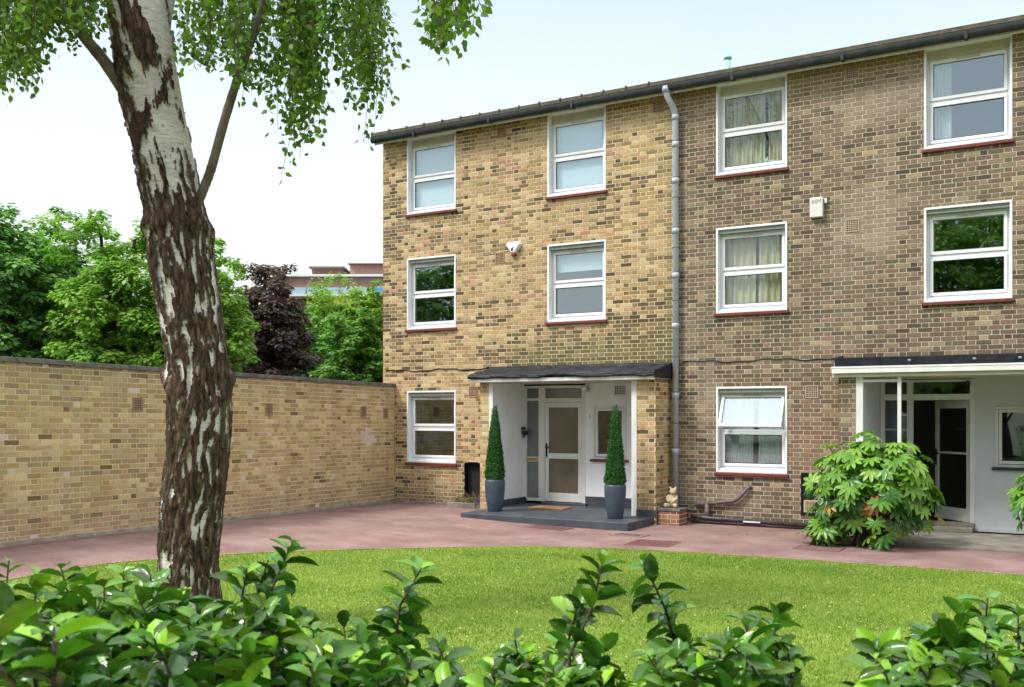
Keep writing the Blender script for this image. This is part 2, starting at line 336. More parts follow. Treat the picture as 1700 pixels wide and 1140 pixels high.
# fallen birch scales and petals
n = 3800; x = rng.uniform(-10, 3, n); y = rng.uniform(5, 13.2, n); ok = inlawn(x, y, .99); x, y = x[ok], y[ok]; n = len(x)
zz = np.array([gz(a, b) for a, b in zip(x, y)])+.036
V = []; 
for k in range(4): a = rng.uniform(0, 1.2, n)+k*math.pi/2; r = rng.uniform(.004, .013, n); V.append(np.stack([x+r*np.cos(a), y+r*np.sin(a), zz+rng.uniform(0, .006, n)], 1))
V = np.stack(V, 1).reshape(-1, 3)
c = np.where(rng.random((n, 1)) < .5, np.array([[.6,.58,.35]]), np.array([[.55,.5,.12]]))
nd = 420; xd = np.concatenate([rng.uniform(-12.3, 3, nd//2), rng.uniform(-12, -1, nd//2)]); yd = np.concatenate([rng.uniform(6, 16.6, nd//2), 16.75-rng.random(nd//2)**2*1.2]); okd = ~inlawn(xd, yd, 1.01) & ~((xd > -10.1) & (xd < -6.5) & (yd > 14.9)) & (yd < 16.7); xd, yd = xd[okd], yd[okd]; nd = len(xd)
Vd = []; zd = np.array([gz(a_, b_) for a_, b_ in zip(xd, yd)])+.004; rd_ = rng.uniform(.008, .022, nd); a0_ = rng.uniform(0, 6, nd)
for k in range(4): Vd.append(np.stack([xd+rd_*(1 if k % 2 else .5)*np.cos(a0_+k*math.pi/2), yd+rd_*(1 if k % 2 else .5)*np.sin(a0_+k*math.pi/2), zd+rng.uniform(0, .008, nd)], 1))
cdd = np.where(rng.random((nd, 1)) < .6, np.array([[.14,.09,.04]]), np.array([[.40,.36,.14]]))*rng.uniform(.6, 1.3, (nd, 1))
tag(link('leaf_litter', fastmesh('leaf_litter', np.stack(Vd, 1).reshape(-1, 3), np.arange(4*nd).reshape(-1, 4), [attrmat('litter', .9, 0, var=.1)], np.repeat(cdd, 4, 0))), 'tiny dry leaves and specks scattered over the red drive', 'leaf litter', kind='stuff')
tag(link('fallen_petals', fastmesh('fallen_petals', V, np.arange(4*n).reshape(-1, 4), [attrmat('petal', .8, 0, var=.1)], np.repeat(c, 4, 0))), 'tiny pale yellow petals scattered over the lawn', 'petals', kind='stuff')

# ------------------------------------------------------------------ brickwork
CH = .075
WX = [(-12.54,-11.30), (-9.165,-7.918), (-5.778,-4.527), (-2.36,-1.105), (1.05, 2.3)]
G0, G1, M0, M1, T0, T1 = .79, 2.345, 3.585, 5.14, 6.01, 7.69
def bricks(u0, u1, z0, z1, holes, P, col, seed, mort, name, parent=None, thick_off=0, quoin=True, shear=0, origin=None, extra=None):
    """Flemish bond laid on a mortar face. P(u, z, d) -> world point; d = depth out of the face. holes [(u0,u1,z0,z1)]"""
    rg = np.random.default_rng(seed); Vs = []; Fs = []; Cs = []; Mi = []
    # mortar face partition
    us = sorted({u0, u1, *[min(u1, max(u0, h[i])) for h in holes for i in (0, 1)]}); zs = sorted({z0, z1, *[min(z1, max(z0, h[i])) for h in holes for i in (2, 3)]})
    def add(a, b, c, d, e0, e1, cc, mi, full):
        n = len(Vs)
        if full:
            for (u, z) in ((a, c), (b, c), (b, d), (a, d)): Vs.append(P(u, z, e0))
            i = .0015
            for (u, z) in ((a+i, c+i), (b-i, c+i), (b-i, d-i), (a+i, d-i)): Vs.append(P(u, z, e1))
            for f in ((4,5,6,7),(0,1,5,4),(1,2,6,5),(2,3,7,6),(3,0,4,7)): Fs.append([n+k for k in f]); Mi.append(mi)
            Cs.extend([cc]*8)
        else:
            for (u, z) in ((a, c), (b, c), (b, d), (a, d)): Vs.append(P(u, z, e0))
            Fs.append([n, n+1, n+2, n+3]); Mi.append(mi); Cs.extend([cc]*4)
    for a, b in zip(us, us[1:]):
        for c, d in zip(zs, zs[1:]):
            if b-a < 1e-6 or d-c < 1e-6: continue
            um, zm = (a+b)/2, (c+d)/2
            if any(h[0] < um < h[1] and h[2] < zm < h[3] for h in holes): continue
            add(a, b, c, d, 0, 0, (.5,.4,.3), 0, False)
    k = 0; z = z0
    while z < z1-.01:
        zt = min(z+CH-.012, z1)
        u = u0 - (0 if k % 2 else .1125*1.5); st = (k % 2 == 0)
        if k % 2: st = True
        cuts = sorted({z, zt, *[h[i] for h in holes for i in (2, 3) if z < h[i] < zt]})
        while u < u1:
            w = .213 if st else .1005
            cc = col((u+w/2), z, st, rg); pr = .0035+rg.uniform(0, .003)
            for c, d in zip(cuts, cuts[1:]):
                if d-c < .006: continue
                segs = [(max(u, u0), min(u+w, u1))]
                for h in holes:
                    if h[2] < (c+d)/2 < h[3]:
                        ns = []
                        for a, b in segs:
                            if h[1] <= a or h[0] >= b: ns.append((a, b)); continue
                            if h[0] > a: ns.append((a, h[0]))
                            if h[1] < b: ns.append((h[1], b))
                        segs = ns
                for a, b in segs:
                    if b-a > .012: add(a, b, c, d, 0, pr, cc, 1, True)
            u += w+.012; st = not st
        z += CH; k += 1
    me = fastmesh(name, np.array(Vs), np.array(Fs), [mort, M_brick], np.array(Cs), np.array(Mi))
    return link(name, me, parent, origin)
def nz2(x, z, s, o=0): return noise.noise(Vector((x*s+o, z*s, o*1.7)))
def pick(rg, opts):
    r = rg.random(); a = 0
    for p, c in opts:
        a += p
        if r < a: break
    return np.array(c)*rg.uniform(.86, 1.14)
def g1(x, c, s): return math.exp(-((x-c)/s)**2)
SAND = [(.36,(.42,.295,.15)),(.22,(.50,.375,.21)),(.14,(.34,.235,.105)),(.13,(.45,.31,.18)),(.05,(.42,.23,.145)),(.10,(.27,.19,.095))]
DARK = [(.38,(.17,.115,.06)),(.34,(.235,.165,.085)),(.28,(.105,.075,.045))]
def streak(c, u, z):
    # rain streaks below the sill ends and grime under the cable
    for a, b in WX:
        for zs in (T0, M0, G0):
            if zs-.75 < z < zs:
                k = (g1(u, a, .09)+g1(u, b, .09))*(1-(zs-z)/.75)+.30*(a < u < b)*(1-(zs-z)/.75)
                k *= .6+.6*nz2(u*3, z, 2.5, 12)
                c = c*(1-.45*min(1, max(0, k)))
    return c*(1+.10*nz2(u, z, .9, 40)+.08*nz2(u*.3, z*3, 1.2, 31))
def col_left(u, z, st, rg):
    d = .16 + .16*nz2(u, z, .55, 3) + .24*nz2(u, z, 1.6, 9)
    d += .55*max(0, 1-(u+13.18)/.75)*ss(2.7, 4, z)*(1-.5*ss(6.8, 7.4, z)) + .25*ss(.9, .2, z)*0
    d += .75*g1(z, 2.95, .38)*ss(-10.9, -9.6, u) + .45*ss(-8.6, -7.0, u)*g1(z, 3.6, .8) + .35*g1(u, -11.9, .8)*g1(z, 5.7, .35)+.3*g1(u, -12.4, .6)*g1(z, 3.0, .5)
    d -= .15*g1(z, 7.2, .5)
    c = pick(rg, DARK) if rg.random() < d else pick(rg, SAND)
    gr = .55*g1(z, 3.0, .35)*ss(-10.6, -9.0, u)+.6*g1(u, -6.62, .16)*(.6+.7*nz2(u, z, 1.5, 4))
    gr = min(.8, max(0, gr)); c = c*(1-gr)+gr*np.array([.15,.145,.055])
    if z < .45: k = ss(.55, .0, z)*.6; c = c*(1-k)+k*np.array([.17,.12,.085])
    if z > 7.35: c = c*.8  # top courses darkened: shade of the eaves put into the brick colour
    return streak(c, u, z)
BROWN = [(.34,(.168,.126,.086)),(.28,(.130,.100,.070)),(.15,(.235,.178,.118)),(.09,(.215,.142,.10)),(.07,(.088,.067,.048)),(.07,(.31,.238,.15))]
def col_right(u, z, st, rg):
    c = pick(rg, BROWN); f = nz2(u, z, .7, 21)+.5*nz2(u, z, 2.2, 5)
    k = min(.75, max(0, (f-.08)*1.6)); c = c*(1-k)+k*np.array([.30,.245,.185])*rg.uniform(.85, 1.15)
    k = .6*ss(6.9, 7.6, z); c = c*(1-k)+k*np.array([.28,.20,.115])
    k = .5*g1(u, -4.1, .5)*g1(z, 1.2, .8); c = c*(1-k)+k*np.array([.30,.18,.13])
    if z < .3: c = c*.75
    return streak(c, u, z)
WALLC = [(.36,(.49,.365,.18)),(.22,(.56,.435,.24)),(.16,(.41,.29,.13)),(.11,(.47,.315,.185)),(.12,(.36,.265,.145)),(.03,(.21,.14,.065))]
def col_wall(u, z, st, rg):
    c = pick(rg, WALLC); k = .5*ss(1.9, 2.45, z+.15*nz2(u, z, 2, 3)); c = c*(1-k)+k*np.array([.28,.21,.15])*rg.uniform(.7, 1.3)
    k = .5*ss(.55, .05, z+.2*nz2(u, z, 1.4, 8)); c = c*(1-k)+k*np.array([.36,.23,.16])
    c = c*(1+.16*nz2(u, z, 1.1, 6)+.12*nz2(u, z, 3.5, 16))
    if rg.random() < .012 or ((u-.95)**2/.05+(z-1.35)**2/.03 < 1 and rg.random() < .7): c = np.array([.62,.50,.46])
    return c

HB = 7.69                                    # top of brick under fascia
G0, G1, M0, M1, T0, T1 = .79, 2.345, 3.585, 5.14, 6.01, 7.69
P1 = (-10.26, -6.634, -10.06, -7.09); P2 = (-3.525, .10, -3.258, -.25); PY = 16.13
def Pfront(y): return lambda u, z, d: (u, y-d, z)
houseL = empty('terraced_house', (-9.8, 17.5, -.03), 'end terrace house in sandy yellow brick with two cone topiaries at its porch', 'house')
houseR = empty('terraced_house', (-3.2, 17.5, -.07), 'terrace house in grey brown brick right of the grey downpipe with its front door open', 'house')
XS = -6.5
def wholes(cols):
    h = []
    for i in cols:
        a, b = WX[i]; h += [(a, b, M0, M1), (a, b, T0, T1)]
        if i in (0, 2, 4): h.append((a, b, G0, G1))
    return h
hl = wholes([0, 1]) + [(-10.26, -6.98, -.2, 2.50), (-11.085, -10.715, .16, .875)]
hr = wholes([2, 3, 4]) + [(-3.525, .10, -.2, 2.55), (-4.30, -3.87, .16, .88)]
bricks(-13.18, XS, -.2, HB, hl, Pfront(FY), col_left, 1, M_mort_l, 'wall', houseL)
bricks(XS, 3.2, -.2, HB, hr, Pfront(FY), col_right, 2, M_mort_r, 'wall', houseR)
bricks(0, 9.0, -.2, HB, [], lambda u, z, d: (-13.18-d, FY+9-u, z), lambda u, z, st, rg: col_left(-10, z, st, rg), 3, M_mort_l, 'side_wall', houseL)
# shells: back wall, far side, floors, inner walls
for H, x0, x1 in ((houseL, -13.17, XS-.01), (houseR, XS+.01, 3.2)):
    MB().box(x0, x1, 25.6, 25.84, -.2, HB).build('back_wall', M_conc, H)
    b = MB(); b.box(x0, x1, FY+.02, 25.5, 2.58, 2.75); b.box(x0, x1, FY+.02, 25.5, 5.2, 5.38); b.box(x0, x1, FY+.02, 25.5, 7.72, 7.80); b.build('floor', M_int, H)
    b = MB(); b.box(x0, x1, 20.2, 20.3, -.05, 7.7); b.box(x0, x0+.1, FY+.02, 25.5, -.05, 7.7); b.box(x1-.1, x1, FY+.02, 25.5, -.05, 7.7)
    xm = -10.45 if H is houseL else -3.75; b.box(xm-.05, xm+.05, FY+.05, 20.2, -.05, 7.7); b.box(x0, x1, 17.4, 25.5, -.06, -.03); b.build('inner_wall', M_int, H)
# ---- roof, fascia, gutter
for H, x0, x1 in ((houseL, -13.25, -6.5), (houseR, -6.5, 3.3)):
    rf = MB(); nrow = 14; t = .035
    for i in range(nrow):
        y0 = 16.50+i*.38; z0 = 7.735+i*.38*.28; rf.box(x0, x1, y0, y0+.40, z0, z0+.05)
        rf.box(x0, x1, y0, y0+.02, z0+.045, z0+.075)
    y1 = 16.50+nrow*.38; rf.box(x0, x1, y1, y1+4, 7.745+nrow*.38*.28-.1, 7.745+nrow*.38*.28)
    rf.v = [(x_, y_, z_+.010*math.sin(x_*3.1)*0) for x_, y_, z_ in rf.v]; pass
    # tile ribs seen along the eaves edge
    xx = x0+.02
    while xx < x1: rf.box(xx, xx+.03, 16.485, 16.9, 7.775, 7.832) if H is houseL else None; xx += .45 if H is houseL else .9
    rf.build('roof', M_rooftile, H, bevel=.006)
    MB().box(x0+.02, x1, 16.60, 16.63, 7.585, 7.735).build('fascia', M_wood, H)
    MB().box(x0+.02, x1, 16.63, FY-.008, 7.70, 7.72).build('soffit', M_cream, H)
    gm = MB(); seg = 10; pr = [(16.545+.06*math.cos(math.pi+math.pi*k/seg), 7.70+.095*math.sin(math.pi+math.pi*k/seg)) for k in range(seg+1)]
    pr = [(16.485, 7.725)]+pr+[(16.605, 7.725)]
    for (ya, za), (yb, zb) in zip(pr, pr[1:]): gm.quad((x0, ya, za), (x1, ya, za), (x1, yb, zb), (x0, yb, zb))
    gm.quad((x0, 16.485, 7.725), (x0, 16.605, 7.725), (x0, 16.59, 7.62), (x0, 16.50, 7.62))
    xx = x0+1.1
    while xx < x1-.3: gm.box(xx, xx+.05, 16.475, 16.6, 7.60, 7.735); xx += 1.83
    gm.build('gutter', M_gutter, H)
MB().lathe(-6.15, 18.6, [(.055,8.2),(.055,8.74)], 12).lathe(-6.15, 18.6, [(.075,8.74),(.075,8.80)], 12).build('vent_pipe', mat('pale_green_pipe', (.35,.62,.52), .5), houseR)

# ---- windows
def frame_rect(b, x0, x1, z0, z1, y0, y1, t):
    b.box(x0, x1, y0, y1, z0, z0+t); b.box(x0, x1, y0, y1, z1-t, z1); b.box(x0, x0+t, y0, y1, z0+t, z1-t); b.box(x1-t, x1, y0, y1, z0+t, z1-t)
def curtain_mesh(x0, x1, z0, z1, y, wav=.05, amp=.022, top_gather=0):
    nx = int((x1-x0)/.008)+2; V = []; F = []; ph = random.random()*6
    for j in range(9):
        t = j/8
        for i in range(nx):
            xx = x0+(x1-x0)*i/(nx-1)
            yy = y+amp*math.sin(xx/wav*6.28+ph+.6*math.sin(xx*9+t))+.01*math.sin(xx*23)
            V.append((xx+.008*math.sin(t*3+xx*5), yy, z0+(z1-z0)*t))
    for j in range(8):
        for i in range(nx-1): a = j*nx+i; F.append((a, a+1, a+nx+1, a+nx))
    return np.array(V), np.array(F)
def window(H, x0, x1, z0, z1, top=False, openup=False, old=False, pane_mat=None, wall_y=FY, blinds=None):
    pm = pane_mat or M_glass; e = .034; yb = wall_y+.13
    # lining: white boards round the reveal, standing 12 mm proud of the brick
    b = MB(); zs = z0+.055
    frame_rect(b, x0, x1, zs, z1, wall_y-.012, wall_y+.2, e)
    w = b.build('window', M_upvc, H, bevel=.003)
    s = MB(); s.box(x0-.03, x1+.03, wall_y-.055, wall_y+.01, z0, zs-.003); s.build('sill', M_tile, w, bevel=.006)
    a0, a1 = x0+e, x1-e; c0 = zs+e; c1 = (z1-e) if not top else 7.52
    # head board
    hb = .065 if not top else 0
    if top: MB().box(a0, a1, yb-.01, yb+.05, 7.50, z1-e).build('head_panel', M_cream, w)
    else: MB().box(a0, a1, wall_y+.02, yb+.05, c1-hb, c1).build('head_board', M_head, w)
    c1 -= hb
    f = MB(); f.box(a0, a1, wall_y+.045, yb+.06, c0-.001, c0+.035)      # white cill nose
    zm = (c0+.035+c1)/2
    frame_rect(f, a0, a1, c0+.035, c1, yb, yb+.06, .035); f.box(a0+.035, a1-.035, yb, yb+.06, zm-.02, zm+.02)
    f.build('frame', M_upvc, w, bevel=.004)
    for k, (q0, q1) in enumerate(((c0+.07, zm-.02), (zm+.02, c1-.035))):
        up = k == 1; M = None; t = .052
        if up and openup: piv = Vector((0, yb-.02, q1)); M = Matrix.Translation(piv) @ Matrix.Rotation(R(-24), 4, 'X') @ Matrix.Translation(-piv)
        sb = MB(); y0 = yb-.022; y1 = yb+.04; g = .004
        for bx in ((a0+.035+g, a1-.035-g, y0, y1, q0+g, q0+t), (a0+.035+g, a1-.035-g, y0, y1, q1-t, q1-g), (a0+.035+g, a0+.035+t, y0, y1, q0+t, q1-t), (a1-.035-t, a1-.035-g, y0, y1, q0+t, q1-t)): sb.box(*bx, M=M)
        so = sb.build('sash', M_upvc, w, bevel=.004)
        pb = MB(); pb.box(a0+.03+t, a1-.03-t, yb+.004, yb+.010, q0+t-.005, q1-t+.005, M=M); pb.build('pane', M_glassbright if up and openup else pm, w)
        sl = MB(); d = .012; X0, X1, Z0, Z1 = a0+.035+t, a1-.035-t, q0+t, q1-t
        for bx in ((X0, X1, yb-.006, yb+.003, Z0, Z0+d), (X0, X1, yb-.006, yb+.003, Z1-d, Z1), (X0, X0+d, yb-.006, yb+.003, Z0+d, Z1-d), (X1-d, X1, yb-.006, yb+.003, Z0+d, Z1-d)): sl.box(*bx, M=M)
        sl.build('gasket', M_black if not up else M_head, w)
        if up: vb = MB(); xc = (a0+a1)/2; vb.box(xc-.17, xc+.17, y0-.010, y0, q1-.035, q1-.012, M=M); vb.build('trickle_vent', M_cream, w, bevel=.004)
    return w
def curtains(name, label, spans, z0, z1, m, group=None, y=FY+.27, wav=.075):
    Vs = []; Fs = []; n = 0
    for a, b in spans:
        V, F = curtain_mesh(a, b, z0, z1, y, wav=wav); Vs.append(V); Fs.append(F+n); n += len(V)
    V = np.vstack(Vs); c = ((spans[0][0]+spans[-1][1])/2, y, z0)
    o = link(name, fastmesh(name, V, np.vstack(Fs), [m], smooth=True), origin=c); tag(o, label, 'curtain', group); return o
def wn(H, i, row, **k):
    a, b = WX[i]; z = {'g': (G0, G1), 'm': (M0, M1), 't': (T0, T1)}[row]; return window(H, a, b, *z, top=row == 't', **k)
for i in (0, 1):
    for r in 'mt': wn(houseL, i, r)
wn(houseL, 0, 'g')
for i in (2, 3, 4):
    for r in 'mt': wn(houseR, i, r, pane_mat=M_glassold if i == 2 else None)
wn(houseR, 2, 'g', openup=True); wn(houseR, 4, 'g')
# blinds and curtains
def blind(x0, x1, z0, z1, label):
    o = MB().box(x0, x1, FY+.215, FY+.222, z0, z1).build('window_blind', M_blind, origin=((x0+x1)/2, FY+.27, z0)); tag(o, label, 'blind')
blind(-12.5, -11.34, 6.0, 7.6, 'plain blind added in the pale blue of reflected sky behind the top floor window nearest the garden wall')  # both top floor blinds added to bring the panes up to reflected sky
blind(-9.12, -7.96, 6.0, 7.6, 'plain blind added in the pale blue of reflected sky behind the top floor window above the black porch canopy')
blind(-9.12, -7.96, 4.62, 5.15, 'half lowered pale blue blind behind the middle window above the cone topiaries')
curtains('curtain', 'cream pleated curtains nearly closed behind the top floor window beside the downpipe', [(-5.75,-4.98),(-4.93,-4.56)], 6.0, 7.6, M_curt)
curtains('curtain', 'olive cream curtains meeting behind the middle floor window beside the downpipe', [(-5.75,-5.15),(-5.11,-4.56)], 3.6, 5.15, M_curt, wav=.12)
curtains('curtain', 'thin white net curtains behind the ground floor window with its top sash open', [(-5.75,-5.19),(-5.11,-4.56)], .8, 2.3, M_net, wav=.05)
curtains('curtain', 'pale curtain drawn to the left side of the top right window', [(-2.34,-1.98)], 6.0, 7.6, M_net, wav=.06)

b = MB(); x_, y_, z_ = -4.86, FY+.225, 6.165
b.ball((x_, y_, z_+.06), (.11,.03,.055)); b.ball((x_-.09, y_-.005, z_+.11), (.045,.03,.045)); b.ball((x_-.12, y_-.01, z_+.15), (.014,.01,.025), 8, 6); b.ball((x_-.07, y_-.01, z_+.155), (.014,.01,.025), 8, 6); b.ball((x_+.11, y_, z_+.08), (.03,.02,.03), 8, 6)
tag(b.build('soft_toy', mat('white_plush', (.75,.75,.78), .95), origin=(x_, y_, z_)), 'small white soft toy on the window ledge in front of the cream pleated curtains', 'soft toy')
# ---- air bricks
def vent(H, x, z, w=.215, h=.215, y=FY, m=None, nx=6, nz=6, base=None):
    b = MB(); t = .018; frame_rect(b, x-w/2, x+w/2, z-h/2, z+h/2, y-.016, y+.01, t)
    cw = (w-2*t)/nx; ch = (h-2*t)/nz
    for i in range(1, nx): b.box(x-w/2+t+cw*i-.005, x-w/2+t+cw*i+.005, y-.013, y-.004, z-h/2+t, z+h/2-t)
    for j in range(1, nz): b.box(x-w/2+t, x+w/2-t, y-.0125, y-.0045, z-h/2+t+ch*j-.005, z-h/2+t+ch*j+.005)
    v = b.build('air_vent', m or M_terra, H); MB().box(x-w/2+t, x+w/2-t, y-.0075, y-.0070, z-h/2+t, z+h/2-t).build('vent_void', M_dark, v)
for x, z in ((-10.245,4.977),(-10.203,7.47),(-6.868,7.46),(-10.874,2.315)): vent(houseL, x, z)
for x, z in ((-3.459,7.49),(-3.459,4.972),(-4.113,2.244)): vent(houseR, x, z, m=noisy('buff_vent_%d' % int(z*10), (.46,.36,.27), (.38,.29,.21), 12, .85, .2, 60))

# ---- meter boxes
b = MB(); b.box(-11.085, -10.715, FY+.12, FY+.13, .16, .875); frame_rect(b, -11.10, -10.70, .15, .89, FY-.005, FY+.12, .016); b.build('meter_recess', M_dark, houseL)
b = MB(); b.box(-4.285, -3.885, FY+.01, FY+.03, .175, .865); frame_rect(b, -4.30, -3.87, .16, .88, FY-.012, FY+.03, .022); mbx = b.build('meter_box', M_black, houseR)
b = MB(); frame_rect(b, -4.24, -3.95, .22, .42, FY-.04, FY+.008, .018)
for i in range(1, 12): xx = -4.24+.29*i/12; b.box(xx-.006, xx+.006, FY-.038, FY-.02, .238, .402)
b.box(-4.222, -3.968, FY-.022, FY-.019, .31, .33); b.build('vent_grille', M_vcream, mbx)
# ---- cable along the facades
for H, x0, x1 in ((houseL, -13.1, -10.5), (houseR, -6.4, -3.6)):
    pts = [(x0+(x1-x0)*i/30, FY-.014, 2.80+.018*math.sin(i*.45)+.01*math.sin(i*1.3)-(.02 if H is houseL else .0)) for i in range(31)]
    MB().tube(pts, .011, 6).build('cable', M_black, H)
MB().tube([(-10.6+.05*i, FY-.012, 5.06+.004*i+.004*math.sin(i)) for i in range(12)], .005, 5).build('cable', M_cream, houseL)

# ---- downpipe
px_, py_ = -6.50, 16.745
pts = [(px_-.10, 16.545, 7.70), (px_-.10, 16.545, 7.62), (px_-.085, 16.56, 7.53), (px_-.03, 16.66, 7.38), (px_, 16.72, 7.28), (px_, py_, 7.20), (px_, py_, .0)]
dp = MB().tube(pts, .056, 16)
for z in (7.19, 6.7, 6.05, 5.15, 4.35, 3.45, 2.2, 1.2): dp.tube([(px_, py_, z-.05), (px_, py_, z+.05)], .066, 16)
dp.tube([(px_-.10, 16.545, 7.60), (px_-.10, 16.545, 7.70)], .075, 16)
pp = dp.build('downpipe', M_pipe, houseL)
for z in (7.25, 6.76, 6.11, 5.21, 4.41, 3.51, 2.26, 1.26, 5.75, 4.85, 3.9, 2.9, 1.7): MB().tube([(px_, py_, z-.006), (px_, py_, z+.006)], .062, 14).build('pipe_joint', M_greypipe, pp)
for z in (6.1, 4.4, 2.25): MB().box(px_-.11, px_+.11, 16.80, FY-.004, z-.06, z-.02).build('pipe_bracket', M_greypipe, pp)
# ---- waste pipes on the right house
w = MB(); y = FY-.07
w.tube([(-6.15, y, .255), (-5.56, y, .335), (-5.43, y, .355), (-5.36, y, .395), (-5.19, y, .585), (-5.17, y+.05, .60), (-5.17, FY+.01, .60)], .033, 12)
w.tube([(-5.92, y, .29), (-5.92, y, -.02)], .045, 12); w.tube([(-5.98, y, .284), (-5.86, y, .30)], .043, 12)
w.build('waste_pipe', M_greypipe, houseR)
w = MB(); w.tube([(-6.2, y-.03, .06), (-5.92, y-.03, .035), (-3.9, y-.03, .0)], .036, 12); w.tube([(-6.2, y-.02, -.03), (-3.7, y-.02, -.045)], .03, 12)
w.build('waste_pipe', M_brownpipe, houseR)
MB().box(-5.25, -4.95, y-.075, y-.06, .0, .025).build('pipe_label_strip', M_wood, houseR)

# ---- porch 1 (left house)
zS = .067
b1 = bricks(-10.26, -10.06, -.2, 2.50, [], Pfront(PY), col_wall, 5, M_mort_l, 'porch_pier', houseL)
bricks(0, FY-PY, -.2, 2.50, [], lambda u, z, d: (-10.26-d, FY-u, z), col_left, 6, M_mort_l, 'porch_pier_side', b1)
b2 = bricks(-6.98, -6.634, -.2, 2.50, [], Pfront(PY), lambda u, z, st, rg: col_left(-9.6, z*.5+4 if z > .5 else z, st, rg), 7, M_mort_l, 'porch_pier', houseL)
bricks(0, FY-PY, -.2, 2.50, [], lambda u, z, d: (-6.634+d, PY+u, z), col_left, 8, M_mort_l, 'porch_pier_side', b2)
DY = 17.35
MB().box(-10.05, -9.985, PY+.004, DY, zS, 2.46).build('porch_side_wall', M_white, houseL); MB().box(-7.085, -6.977, PY+.06, DY, zS, 2.46).build('porch_side_wall', M_white, houseL)
MB().box(-10.058, -9.965, PY-.012, PY+.06, zS, 2.47).build('porch_jamb', M_wood, houseL, bevel=.004); MB().box(-7.085, -6.983, PY-.012, PY+.06, zS, 2.47).build('porch_jamb', M_wood, houseL, bevel=.004)
# back wall with small window and airbrick
b = MB(); x0, x1 = -8.60, -7.08; wz = (-8.43, -7.73, .99, 2.02)
b.box(x0, wz[0], DY, DY+.1, -.05, 2.47); b.box(wz[1], x1, DY, DY+.1, -.05, 2.47); b.box(wz[0], wz[1], DY, DY+.1, -.05, wz[2]); b.box(wz[0], wz[1], DY, DY+.1, wz[3], 2.47)
b.build('porch_back_wall', M_white, houseL)
MB().box(-10.26, -6.64, PY-.02, DY+.2, 2.46, 2.52).build('porch_ceiling', M_cream, houseL)
for q in ((-9.984, -9.93, DY-.01, DY+.03, zS, zS+.12), (-8.60, -7.09, DY-.012, DY-.001, zS, zS+.19), (-9.984, -9.972, PY+.07, DY-.02, zS, zS+.12), (-6.99, -6.62, PY-.015, PY-.004, zS, zS+.12)): MB().box(*q).build('porch_skirting', M_slate, houseL)
def porch_window(H, x0, x1, z0, z1, y, silm, gm):
    b = MB(); frame_rect(b, x0, x1, z0, z1, y-.02, y+.05, .04); frame_rect(b, x0+.045, x1-.045, z0+.05, z1-.045, y-.005, y+.05, .05)
    w = b.build('window', M_wood, H, bevel=.004); MB().box(x0+.09, x1-.09, y+.02, y+.026, z0+.09, z1-.09).build('pane', gm, w)
    MB().box(x0-.05, x1+.05, y-.06, y+.0, z0-.05, z0-.002).build('sill', silm, w, bevel=.005); return w
porch_window(houseL, -8.43, -7.73, .99, 2.02, DY, M_tile, M_glassold)
vent(houseL, -7.86, 2.32, .24, .19, DY-.002, M_wood, 6, 5)
# door set 1
b = MB(); Y0, Y1 = DY-.01, DY+.07; zt = 2.43; zb = .115
for bx in ((-9.985,-9.925,zb,zt),(-9.645,-9.50,zb,zt),(-8.68,-8.60,zb,zt)): b.box(bx[0], bx[1], Y0, Y1, bx[2], bx[3])
for bx in ((-9.925,-9.645,zt-.05,zt),(-9.50,-8.68,zt-.05,zt),(-9.925,-9.645,2.13,2.18),(-9.50,-8.68,2.10,2.18),(-9.925,-9.645,zb,zb+.06),(-9.925,-9.645,.90,1.0)): b.box(bx[0], bx[1], Y0+.003, Y1-.003, bx[2], bx[3])
dfm = b.build('door_frame', M_wood, houseL, bevel=.004)
b = MB(); b.box(-9.925, -9.645, DY+.03, DY+.035, zb+.06, .90); b.box(-9.925, -9.645, DY+.03, DY+.035, 1.0, 2.13); b.box(-9.925, -9.645, DY+.03, DY+.035, 2.18, zt-.05); b.box(-9.50, -8.68, DY+.03, DY+.035, 2.18, zt-.05)
b.build('sidelight_pane', M_frost2, dfm)
b = MB(); b.box(-9.92, -9.65, DY-.018, DY-.008, .915, .985); lb = b.build('letter_plate', M_brass, dfm, bevel=.004); MB().box(-9.87, -9.70, DY-.022, DY-.0185, .94, .96).build('flap', mat('aged_brass', (.4,.27,.08), .4, .9), lb)
def door_leaf(H, x0, x1, z0, z1, y, rails, m, gm, M=None, hinge=None, handle_left=True):
    b = MB(); t = .075; b.box(x0, x0+t, y, y+.045, z0, z1, M=M); b.box(x1-t, x1, y, y+.045, z0, z1, M=M)
    zs = [(z0, z0+rails[0])]+[(r-rails[2]/2, r+rails[2]/2) for r in rails[3]]+[(z1-rails[1], z1)]
    for a, c in zs: b.box(x0+t, x1-t, y+.001, y+.044, a, c, M=M)
    d = b.build('door', m, H, bevel=.004)
    for (a, c), (e, f) in zip(zs, zs[1:]): MB().box(x0+t, x1-t, y+.02, y+.026, c, e, M=M).build('pane', gm, d)
    hx = x0+.035 if handle_left else x1-.035; hb = MB(); hb.box(hx-.018, hx+.018, y-.01, y, 1.0, 1.28, M=M)
    hb.box(hx-.012, hx+.012, y-.05, y-.01, 1.19, 1.215, M=M); hb.box(hx-.012, hx+.11, y-.055, y-.04, 1.19, 1.215, M=M); hb.build('handle', M_black, d, bevel=.004)
    return d
door_leaf(houseL, -9.495, -8.685, .125, 2.095, DY+.0, (.17, .10, .11, [1.03]), M_wood, M_frost)
MB().box(-9.55, -8.55, DY-.09, DY+.1, .06, .112).build('threshold', M_slate, houseL, bevel=.006)
# step slab
def slab(x0, x1, y0, y1, zb, zt, m, name, H, bev=.012): return MB().box(x0, x1, y0, y1, zb, zt).build(name, m, H, bevel=bev)
slab(-9.98, -6.665, 15.02, DY+.1, -.2, zS, M_slate, 'porch_step', houseL)
